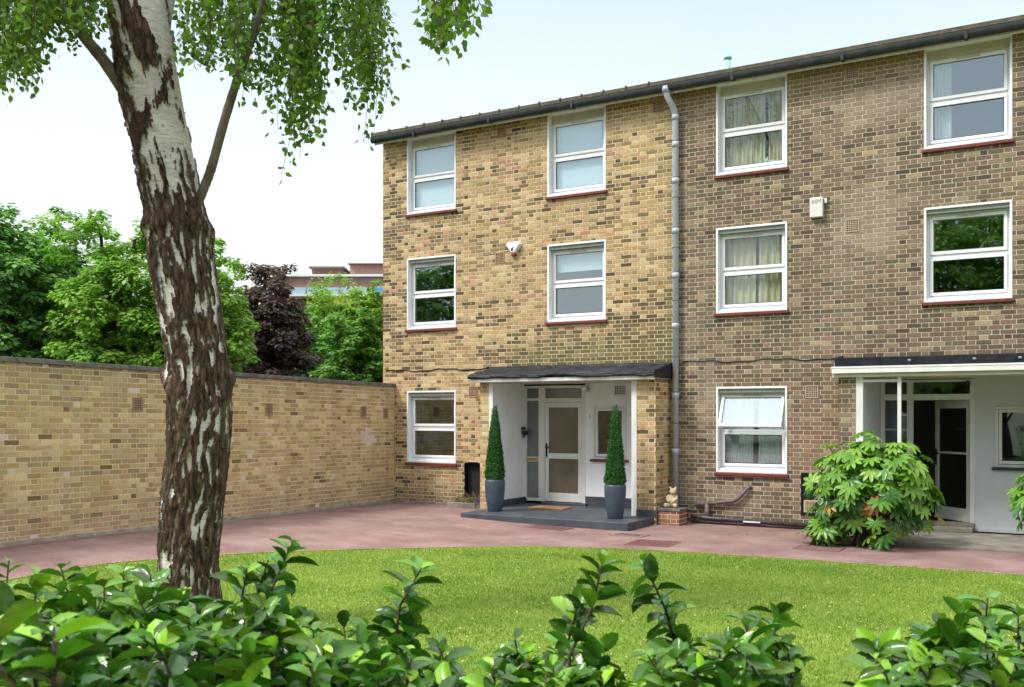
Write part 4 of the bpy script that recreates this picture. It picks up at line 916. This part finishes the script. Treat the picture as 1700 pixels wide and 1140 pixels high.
def limb(pxs, d0, d1, r0, r1, name='branch', m=M_branch, rough=.08):
    P = []; n = len(pxs)
    for i, (a, b_) in enumerate(pxs): P.append(world(a, b_, d0+(d1-d0)*i/(n-1)))
    # resample smooth
    Q = []; 
    for i in range(n-1):
        p = [P[max(i-1,0)], P[i], P[i+1], P[min(i+2,n-1)]]
        for t in range(8):
            t /= 8; Q.append(.5*((2*p[1])+(p[2]-p[0])*t+(2*p[0]-5*p[1]+4*p[2]-p[3])*t*t+(3*p[1]-p[0]-3*p[2]+p[3])*t**3))
    Q.append(P[-1]); k = len(Q); rad = [(r0+(r1-r0)*i/(k-1))*(1+rough*noise.noise(Vector((i*.7, r0*90, 1)))*1.6) for i in range(k)]
    return MB().tube(Q, rad, 16).build(name, m, birch), Q
limb([(240,200),(205,148),(172,100),(135,55),(95,0),(60,-60),(20,-150),(-40,-280)], BD, BD-.6, .062, .030)
limb([(325,345),(340,308),(352,275),(375,192),(403,105),(428,35),(445,-20),(475,-110),(520,-240)], BD-.03, BD-.3, .044, .032)
limb([(258,190),(264,120),(274,50),(284,-20),(296,-120),(330,-300)], BD+.02, BD+.3, .05, .045, m=noisy('pale_birch_limb', (.46,.43,.38), (.16,.12,.09), 5, .8, .5, 40, stretch=(1,1,.35), lo=.45, hi=.6))
limb([(215,-150),(350,-260),(520,-330),(640,-320)], BD, BD-1.2, .05, .02)
limb([(205,-250),(80,-380),(-80,-460)], BD, BD-.8, .05, .02)
limb([(200,-350),(380,-520),(600,-560),(790,-480),(830,-300)], BD, 5.6, .05, .012)
limb([(195,-450),(150,-700),(80,-880)], BD, BD+.6, .04, .015)
# hanging twigs with leaves
Lp = []; La = []; Ls = []; Lc = []; tw = MB(); rg = np.random.default_rng(77)
def strand(px, ytop, ytip, d, leafsz, step=.034, thick=.0025):
    p = world(px, ytop, d); e = world(px+rg.normal(0, 14), ytip, d+rg.normal(0, .1)); L_ = (p-e).length; n = max(2, int(L_/step)); ph = rg.uniform(0, 6); pts = []
    for i in range(n+1):
        t = i/n; q = p.lerp(e, t)+Vector((math.sin(ph+t*4)*.03, math.cos(ph+t*3)*.03, 0)); pts.append(q)
        if i == 0: continue
        for _ in range(1 if rg.random() < .55 else 2):
            o_ = Vector(rg.normal(0, 1, 3)); o_.z = -abs(o_.z)*.7-.4; o_.normalize()
            Lp.append(q+o_*.012+Vector(rg.normal(0, .04, 3))); La.append(o_); Ls.append(leafsz*rg.uniform(.65, 1.2)); Lc.append(rg.random())
    if len(pts) > 3: tw.tube(pts[::3]+[pts[-1]] if len(pts) > 6 else pts, thick, 4, caps=False, smooth=False)
def curtain(xs, ys, nstr, ytop, d0, d1, sz, mn=.25, step=.034):
    for _ in range(nstr):
        x_ = xs[0]+(xs[-1]-xs[0])*((_+rg.random())/nstr)
        if noise.noise(Vector((x_*.03, d0, 3))) > .22 and rg.random() < .6: continue
        env = np.interp(x_, xs, ys); tip = env*(1-(1-mn)*rg.random()**1.6); tip += 8*rg.normal()
        strand(x_, min(ytop+rg.uniform(-60, 60), tip-60), tip, rg.uniform(d0, d1), sz, step)
curtain([312,330,370,400,430,460,485,505,525,545,560,600,620,636], [95,105,108,140,165,165,200,240,190,125,120,195,185,140], 135, -120, 8.0, 9.6, .052, .12)
curtain([480,520], [225,235], 22, -60, 8.2, 9.2, .052, .6)
curtain([590,636], [195,150], 16, -60, 8.2, 9.2, .052, .5)
curtain([-15,20,60,62,100,140,165], [150,150,125,45,60,55,40], 95, -120, 7.6, 9.0, .052, .15)
curtain([-20,55], [150,140], 24, -100, 7.6, 9.0, .05, .5)
curtain([708,716,742,768,786], [15,55,95,40,-5], 40, -90, 5.5, 6.3, .048, .15)
for (a, b_, c_) in ((500,180,290),(605,140,238),(640,60,150),(110,20,70),(350,60,112),(505,200,262),(130,60,80)): strand(a, b_-120, c_, 8.6, .048)
# the rest of the crown, above the frame
cc = axis_at(8.2)[0]
for _ in range(430):
    th = rg.uniform(0, 2*math.pi); rr = 2.9*math.sqrt(rg.random()); zt_ = 7.3+rg.random()*3.6; sh = math.sqrt(max(.05, 1-((zt_-8)/3.4)**2)); p = Vector((cc.x+rr*sh*math.cos(th), cc.y+rr*sh*math.sin(th), zt_)); l = rg.uniform(.3, .9)
    if p.z-l < 7.05: l = max(.15, p.z-7.05)
    n = int(l/.055)
    for i in range(n):
        q = p-Vector((0, 0, l*i/max(1, n)))+Vector(rg.normal(0, .05, 3)); o_ = Vector(rg.normal(0, 1, 3)); o_.z -= .8; o_.normalize(); Lp.append(q); La.append(o_); Ls.append(.055*rg.uniform(.7, 1.2)); Lc.append(rg.random())
    tw.tube([p+Vector((0,0,.1)), p-Vector((0,0,l))], .004, 4, caps=False, smooth=False)
Lp = np.array([tuple(p) for p in Lp]); La = np.array([tuple(p) for p in La]); Ls = np.array(Ls); Lc = np.array(Lc)[:, None]
nn = np.cross(La, rg.normal(0, 1, La.shape)); cols = (np.array([.05,.125,.014])*(1-Lc)+np.array([.16,.27,.04])*Lc)*rg.uniform(.75, 1.25, (len(Lc), 1))
leafmesh('crown', TEMPL_BIRCH, Lp, nn, La, Ls*1.26, cols, M_leaf, birch)
tag(tw.build('twigs', M_twig, birch), kind='stuff')

# ------------------------------------------------------------------ background trees
def tree(px, hw, ytop, d, label, pal, n=14000, leaf=.15, zlow=None, name='leafy_tree', seed=0, lump=.32, shape=.78, peaks=(), at=None, top=None, rad=None, cat='tree', group='trees beyond the garden wall'):
    rg = np.random.default_rng(seed+100)
    if at is None: p = world(px, 684, d); cx, cy = p.x, p.y; rad = hw/1640*d; top = CAMH-(ytop-684)/1640*d
    else: cx, cy = at
    r = empty(name, (cx, cy, -.06), label, cat, group)
    zl_ = .2 if zlow is None else zlow
    cz = (top+zl_)/2; hz = (top-zl_)/2
    b = MB(); b.tube([(cx, cy, -.2), (cx+.05, cy, zl_+hz*.3), (cx, cy, top-.35*hz)], [.05*rad+.1, .035*rad+.08, .03], 10)
    b.build('trunk', M_trunk, r)
    # clumps over and in an uneven ellipsoid
    n = int(n*1.6); leaf *= .86; nc = int(420*max(1, rad/2.2)); U = rg.normal(0, 1, (nc, 3)); U /= np.linalg.norm(U, axis=1, keepdims=True); rr = rg.uniform(.35, 1.08, nc)**.5
    dirn = np.array([noise.noise(Vector((u[0]*1.8+seed, u[1]*1.8, u[2]*1.8))) for u in U]); rr *= 1+lump*dirn
    Cn = np.stack([cx+U[:, 0]*rad*rr*.92, cy+U[:, 1]*rad*rr*.92, cz+np.sign(U[:, 2])*np.abs(U[:, 2])**shape*hz*rr*.95], 1)
    cs = rg.uniform(.08, .20, nc)*min(rad, 2.4)
    lim = MB()
    for k in rg.choice(nc, min(nc, 26), replace=False): q = Cn[k]; lim.tube([(cx, cy, zl_+(q[2]-zl_)*.35), tuple(np.array([cx, cy, q[2]])*.4+q*.6-np.array([0,0,.1])), tuple(q)], [.06, .035, .012], 6, caps=False)
    lim.build('branch', M_trunk, r)
    ci = rg.integers(0, nc, n); D_ = rg.normal(0, 1, (n, 3)); D_ /= np.linalg.norm(D_, axis=1, keepdims=True); f = rg.uniform(.35, 1, n)[:, None]**.6
    Cn[:, 2] = np.where(Cn[:, 2] < zl_+.25*(top-zl_), zl_+.25*(top-zl_)+rg.random(nc)*(top-zl_)*.35, Cn[:, 2])
    P = Cn[ci]+D_*f*cs[ci][:, None]*np.array([1.15,1.15,.62]); ctr = np.array([cx, cy, cz-.3*hz])
    Nn = D_*.5+np.array([0,0,.75])+.35*(P-ctr)/np.linalg.norm(P-ctr, axis=1, keepdims=True)+rg.normal(0, .28, (n, 3))
    Aa = D_+rg.normal(0, .4, (n, 3)); Aa[:, 2] -= .35
    cv = rg.uniform(0, 1, nc)[ci][:, None]*.6+rg.random((n, 1))*.4; c = (np.array(pal[0])*(1-cv)+np.array(pal[1])*cv)*rg.uniform(.8, 1.2, (n, 1))
    leafmesh('crown', TEMPL_OVAL, P, Nn, Aa, leaf*rg.uniform(.6, 1.2, n), c, M_leaf, r)
    return r
DG = [(.08,.22,.045), (.21,.39,.11)]; BG = [(.12,.28,.035), (.29,.46,.08)]; LG = [(.13,.27,.03), (.28,.42,.07)]; PU = [(.06,.038,.048), (.16,.11,.125)]
tree(15, 115, 338, 21, 'dark green chestnut tree at the far left beyond the garden wall', DG, 24000, .17, seed=1)
tree(120, 90, 345, 27, 'mid green tree with a peaked top showing left of the birch trunk', [(.07,.19,.03),(.17,.32,.06)], 16000, .15, seed=2)
tree(-230, 160, 330, 23, 'dark green tree beyond the garden wall just outside the left edge', DG, 8000, .2, seed=14)
tree(190, 120, 368, 20.5, 'bright lime green tree in the middle of the row beyond the garden wall', BG, 30000, .13, seed=3, lump=.4)
tree(330, 86, 400, 20.2, 'bright green tree showing just right of the birch trunk', BG, 20000, .12, seed=4, lump=.4)
tree(440, 90, 438, 25, 'dark purple leaved plum tree beyond the garden wall', PU, 22000, .14, seed=5, lump=.35)
tree(560, 95, 470, 34, 'pale green feathery tree rising behind the purple tree', LG, 16000, .16, seed=6, lump=.5)
tree(618, 42, 476, 25, 'slim yellow green tree next to the corner of the sandy brick house', LG, 11000, .13, seed=7, lump=.45)
tree(588, 66, 520, 22.5, 'low leafy green shrub tree between the purple tree and the house corner', [(.08,.22,.035),(.20,.36,.08)], 18000, .12, seed=8, lump=.35)
for i, (px_c, hw_c, top_c, d_c, lb) in enumerate([(60,130,470,30,'shaded dark green tree filling the gap low behind the chestnut'),(270,130,465,31,'shaded dark green tree deep behind the lime green trees'),(400,80,500,30,'dark green tree filling the gap left of the purple tree'),(500,80,520,31,'dark green bushy tree low behind the purple tree')]):
    tree(px_c, hw_c, top_c, d_c, lb, DG, 9000, .24, seed=60+i)
# trees across the garden, behind the view point: they show in the window panes
for i, (x_, y_, t_, rd) in enumerate([(-3.5,-13,12.5,3.4),(1.5,-15,11.5,3.4),(-9.5,-16,8.5,3.0),(-31,-12,11,4),(-38,-8,10,4),(-17,-19,7,3.5),(7,-13,11,3.6),(-5.5,-9.5,10.5,3.6),(-1,-9,10,3.4)]):
    tree(0,0,0,0, 'dark green tree standing across the garden behind the view point', BG if i in (0,1,7,8) else DG, 15000 if i in (0,1,7,8) else 8000, .28 if i in (0,1,7,8) else .45, seed=30+i, at=(x_, y_), top=t_, rad=rd, group='trees across the garden')

# ------------------------------------------------------------------ distant block
bl = empty('apartment_block', world(545, 700, 68)*1.0, 'distant red brown brick apartment block with blue balconies above the trees', 'building')
fr = Vector((.8606, .5093, 0)); bk = Vector((-.5093, .8606, 0)); O = world(455, 684, 68); O.z = 0
MBk = Matrix(((fr.x, bk.x, 0, O.x), (fr.y, bk.y, 0, O.y), (0, 0, 1, 0), (0, 0, 0, 1)))
s_ = 68/1640
def blk(name, px0, px1, y0, y1, d0, d1, m, parent=bl):
    return MB().box((px0-455)*s_, (px1-455)*s_, d0, d1, CAMH-(y1-684)*s_, CAMH-(y0-684)*s_, M=MBk).build(name, m, parent)
M_rb = noisy('dull_red_brick', (.27,.145,.12), (.22,.115,.10), 2, .9, .2, 20); M_rb2 = noisy('pinkish_brick', (.37,.235,.195), (.31,.19,.16), 2, .9, .2, 20)
blk('wall', 455, 760, 459, 735, 0, 14, M_rb); blk('parapet', 453, 762, 455.5, 459, -.2, 14.2, M_wood); pn = blk('penthouse', 508, 562, 439, 455.5, 2, 9, M_rb); blk('roof_slab', 505, 565, 436.5, 439, 1.5, 9.5, M_cope)
blk('wall_low', 456, 508, 449.5, 455.5, 2.5, 8, M_rb); blk('penthouse', 577, 690, 436, 455.5, 1, 9, M_rb2); blk('roof_slab', 575, 692, 434.5, 436, .6, 9.4, M_tile)
for a in (518, 542): w_ = blk('window', a, a+9, 450.5, 455.5, 1.9, 2.0, M_wood); blk('pane', a+2.5, a+7, 452, 455, 1.85, 1.9, M_dark, w_)
M_bal = mat('blue_balcony_panel', (.10,.32,.60), .5); M_bal2 = mat('pale_blue_balcony_panel', (.36,.50,.58), .5)
for k in range(9): blk('balcony', 490+k*27, 514+k*27, 481, 492, -1.4, -.05, M_bal if k in (5, 6) else M_bal2)
blk('balcony_slab', 488, 760, 492.5, 495.5, -1.5, -.03, M_wood); blk('balcony', 560, 600, 500, 512, -1.4, -.05, mat('yellow_balcony_panel', (.52,.36,.07), .6))
for a in (523, 575, 627): w_ = blk('window', a, a+18, 476, 481, -.15, -.04, M_wood); blk('pane', a+3, a+15, 477, 481, -.2, -.16, M_dark, w_)

# ------------------------------------------------------------------ fatsia shrubs
def palm_template(lobes=8):
    V = [(0,0,0)]; F = []
    for k in range(lobes):
        a = R(-125+250*k/(lobes-1)); L_ = 1-.28*abs(a)/R(125); dx, dy = math.sin(a), math.cos(a); nx, ny = dy, -dx; n = len(V)
        for t, w, z in ((.22,.07,.02),(.55,.145,.03),(.80,.11,-.03)):
            for s in (-1, 0, 1): V.append((dx*t*L_+nx*w*s, dy*t*L_+ny*w*s, z-(.035 if s == 0 else 0)-.10*t*t))
        V.append((dx*L_, dy*L_, -.17))
        F += [(0,n+1,n,0) if False else (0, n, n+1, n+1)]
        F[-1] = (0, n+2, n+1, n)
        for j in (0, 3): F += [(n+j, n+j+1, n+j+4, n+j+3), (n+j+1, n+j+2, n+j+5, n+j+4)]
        F += [(n+6, n+7, n+9, n+9), (n+7, n+8, n+9, n+9)]
    return V, F
_V, _F = palm_template(); PTV = np.array(_V); 
def tri(F):
    out = []
    for f in F:
        f = list(dict.fromkeys(f)); out += [(f[0], f[i], f[i+1]) for i in range(1, len(f)-1)]
    return np.array(out)
PT = (PTV, tri(_F))
def fatsia(cx, cy, rx, ry, h, n, label, seed, z0=-.05, gname='glossy palmate shrubs by the right porch'):
    rg = np.random.default_rng(seed); r = empty('fatsia_shrub', (cx, cy, z0), label, 'shrub', gname)
    U = rg.normal(0, 1, (n, 3)); U[:, 2] = np.where(rg.random(n) < .34, -np.abs(U[:, 2])*.9, np.abs(U[:, 2])); U /= np.linalg.norm(U, axis=1, keepdims=True); rr = rg.uniform(.62, 1.0, n)*(1+.32*np.array([noise.noise(Vector((u[0]*2.2+seed, u[1]*2.2, u[2]*2.2))) for u in U]))
    zc_ = h*.48; P = np.stack([cx+U[:, 0]*rx*rr, cy+U[:, 1]*ry*rr, z0+zc_+U[:, 2]*(h-zc_)*rr], 1)
    low = P[:, 2] < z0+h*.45; P[low, 0] = cx+(P[low, 0]-cx)*.92; P[low, 1] = cy+(P[low, 1]-cy)*.95
    Nn = U*np.array([.8,.8,.6])+np.array([0,-.15,.75])+rg.normal(0, .32, (n, 3)); Aa = U*np.array([1,1,.2])+np.array([0,0,-.45])+rg.normal(0, .45, (n, 3))
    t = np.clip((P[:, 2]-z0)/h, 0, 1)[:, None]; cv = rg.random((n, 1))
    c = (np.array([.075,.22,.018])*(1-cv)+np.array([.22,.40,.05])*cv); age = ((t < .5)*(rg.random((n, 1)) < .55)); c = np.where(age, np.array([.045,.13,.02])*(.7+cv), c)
    yl = (t < .42)*(t > .12)*(rg.random((n, 1)) < .14); c = np.where(yl, np.array([.42,.30,.04])*(.6+.6*cv), c)
    br = (t < .42)*(t > .12)*(rg.random((n, 1)) < .07); c = np.where(br, np.array([.24,.11,.03]), c)
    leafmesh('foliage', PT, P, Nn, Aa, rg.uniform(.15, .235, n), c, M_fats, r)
    b = MB()
    for k in rg.choice(n, n//8, replace=False):
        q = P[k]; s = (cx+rg.normal(0, .1), cy+rg.normal(0, .1), z0-.02); m_ = (cx+(q[0]-cx)*.35, cy+(q[1]-cy)*.35, z0+(q[2]-z0)*.6); b.tube([s, m_, tuple(q)], [.014, .010, .004], 5, caps=False)
    b.build('stem', M_twig, r); return r
fatsia(-2.84, 15.15, .90, .70, 1.62, 430, 'large glossy palmate leaved shrub with yellowing lower leaves before the open door', 5)
fatsia(-.50, 15.30, .50, .55, 1.42, 150, 'palmate leaved shrub cut off by the right edge beside the white porch wall', 6)
fatsia(-3.42, 14.95, .28, .22, .42, 60, 'small low green plant at the foot of the large palmate shrub', 8, gname='low plants by the right porch')

# ------------------------------------------------------------------ foreground evergreen hedge shrubs
HV = []; HF = []
for j, (t, w) in enumerate([(0,.02),(.12,.10),(.26,.20),(.30,.235),(.44,.235),(.48,.27),(.62,.25),(.66,.265),(.80,.19),(.84,.19),(1,.0)]):
    z = -.22*t*t
    HV += [(-w, t, z+.55*w), (-w*.5, t, z+.22*w), (0, t, z), (w*.5, t, z+.22*w), (w, t, z+.55*w)]
    if j:
        for k in range(4): a = (j-1)*5+k; HF.append((a, a+1, a+6, a+5))
HT = (np.array(HV), np.array(HF))
def hedge(label, shoots, seed, name='laurel_shrub', fill=0):
    """shoots: (tip px, tip py, foot px, foot py, depth). foot is carried on down to the ground."""
    rg = np.random.default_rng(seed); P = []; A = []; Nn = []; Sz = []; C = []; b = MB()
    sh = list(shoots); c0 = world(np.mean([s[2] for s in sh]), 684, np.mean([s[4] for s in sh])); root = Vector((c0.x, c0.y, gz(c0.x, c0.y)+.0))
    r = empty(name, root, label, 'shrub', 'evergreen shrubs along the front of the lawn')
    for (tx, ty, fx, fy, d) in sh:
        tip = world(tx, ty, d); foot = world(fx, fy, d+rg.normal(0, .05)); g = Vector((foot.x+rg.normal(0,.06), foot.y+rg.normal(0,.06), root.z))
        mid = tip.lerp(foot, .5)+Vector(rg.normal(0, .012, 3)); pts = [tip, mid, foot, foot.lerp(g, .5)+Vector(rg.normal(0, .03, 3)), g]
        b.tube(pts[::-1], [.007, .005, .0036, .0026, .0015], 6, caps=False)
        L1 = (tip-foot).length; n = max(5, int(L1/.0078)); ang = rg.uniform(0, 6)
        for i in range(n):
            t = i/n; s = t*2; q = (tip.lerp(mid, s) if s < 1 else mid.lerp(foot, s-1)); ax = (tip-foot).normalized(); ang += 2.4
            u1 = ax.orthogonal().normalized(); u2 = ax.cross(u1); rad = u1*math.cos(ang)+u2*math.sin(ang)
            spread = .35+.95*min(1, t*3.2); dirv = (rad*spread+ax*(1.05-.55*min(1, t*3))).normalized()
            P.append(q); A.append(dirv); nn_ = (ax+rad*-.35+Vector(rg.normal(0, .25, 3))); Nn.append(nn_+Vector(rg.normal(0, .25, 3)))
            Sz.append(.054*(.5+.62*min(1, t*5+.25))*rg.uniform(.6, 1.25)); y_ = min(1, math.exp(-t*6)*.6*rg.random()+(.55 if rg.random() < .16 else 0)+.15*rg.random())
            C.append((np.array([.026,.115,.012])*(1-y_)+np.array([.23,.42,.03])*y_)*rg.uniform(.45, 1.4))
        # lower leafage, seen from other view points
        for i in range(26):
            q = foot.lerp(g, rg.uniform(.02, .85)); v = Vector(rg.normal(0, 1, 3)); v.z = abs(v.z)*.4; v.normalize(); P.append(q+v*.03); A.append(v); Nn.append(Vector((0,0,1))+Vector(rg.normal(0,.3,3))); Sz.append(.06*rg.uniform(.8,1.2)); C.append(np.array([.03,.12,.018]))
    P, A, Nn = [np.array([tuple(q) for q in a]) for a in (P, A, Nn)]; C = np.array(C)*rg.uniform(.7, 1.4, (len(C), 1))
    leafmesh('foliage', HT, P, Nn, A, np.array(Sz), C, M_gloss, r); b.build('stem', M_twig, r); return r
def bunch(rg, x0, x1, y0, y1, n, d0, d1):
    out = []
    for _ in range(n): x_ = rg.uniform(x0, x1); y_ = rg.uniform(y0, y1); out.append((x_, y_, x_+rg.normal(0, 25), y_+rg.uniform(90, 150), rg.uniform(d0, d1)))
    return out
rg = np.random.default_rng(5)
hedge('dense glossy evergreen shrub filling the lower left corner in front of the birch trunk', [(15,928,-10,1080,1.9),(60,955,50,1090,1.9),(100,938,120,1080,2.0),(150,962,140,1090,1.9),(205,948,190,1090,2.0),(250,958,270,1090,1.95)]+bunch(rg,-60,270,975,1030,20,1.6,2.2)+bunch(rg,-60,270,1030,1130,34,1.4,2.2)+bunch(rg,-60,110,1030,1110,7,1.05,1.3), 51)
hedge('bushy glossy evergreen shrub with a tall leaning shoot right of the birch foot', [(487,898,425,1040,2.0),(445,930,400,1060,2.05),(410,945,385,1080,2.0),(300,985,320,1100,1.9),(350,1000,350,1110,1.9),(520,1025,490,1120,2.0)]+bunch(rg,270,470,995,1040,13,1.7,2.2)+bunch(rg,270,530,1040,1130,28,1.5,2.2), 52)
hedge('evergreen shrub whose single upright shoot stands against the lawn centre left', [(700,942,655,1080,2.0),(610,1040,600,1120,2.1),(570,1035,585,1130,2.0),(735,1080,690,1150,2.0),(680,1010,660,1100,2.05)]+bunch(rg,530,740,1065,1130,22,1.6,2.2), 53)
hedge('evergreen shrub with a pale tipped shoot curving right before the porch step', [(1000,932,945,1090,2.0),(960,1000,930,1110,2.0),(855,1062,870,1140,2.1),(990,1075,980,1150,2.0)]+bunch(rg,810,1010,1085,1150,20,1.7,2.2), 54)
hedge('sparse evergreen shrub with a bare stemmed shoot leaning left over the lawn', [(1068,932,1125,1085,2.0),(1150,1060,1140,1140,2.0),(1075,1085,1080,1160,1.9)]+bunch(rg,1020,1180,1085,1150,14,1.7,2.2), 55)
hedge('yellow green tipped evergreen shrub between two gaps in the hedge', [(1285,1010,1270,1110,2.0),(1235,1022,1245,1120,1.9),(1300,1060,1280,1140,2.0),(1210,1070,1220,1150,2.0)]+bunch(rg,1190,1310,1065,1130,14,1.7,2.2), 56)
hedge('large glossy evergreen shrub filling the lower right corner of the lawn', [(1640,992,1600,1110,2.0),(1600,1015,1590,1120,2.0),(1690,1015,1680,1130,1.95),(1455,1078,1470,1150,2.0),(1550,1045,1560,1140,2.0),(1570,1030,1575,1130,2.1)]+bunch(rg,1530,1760,1030,1100,20,1.7,2.2)+bunch(rg,1450,1760,1085,1140,22,1.6,2.2), 57)
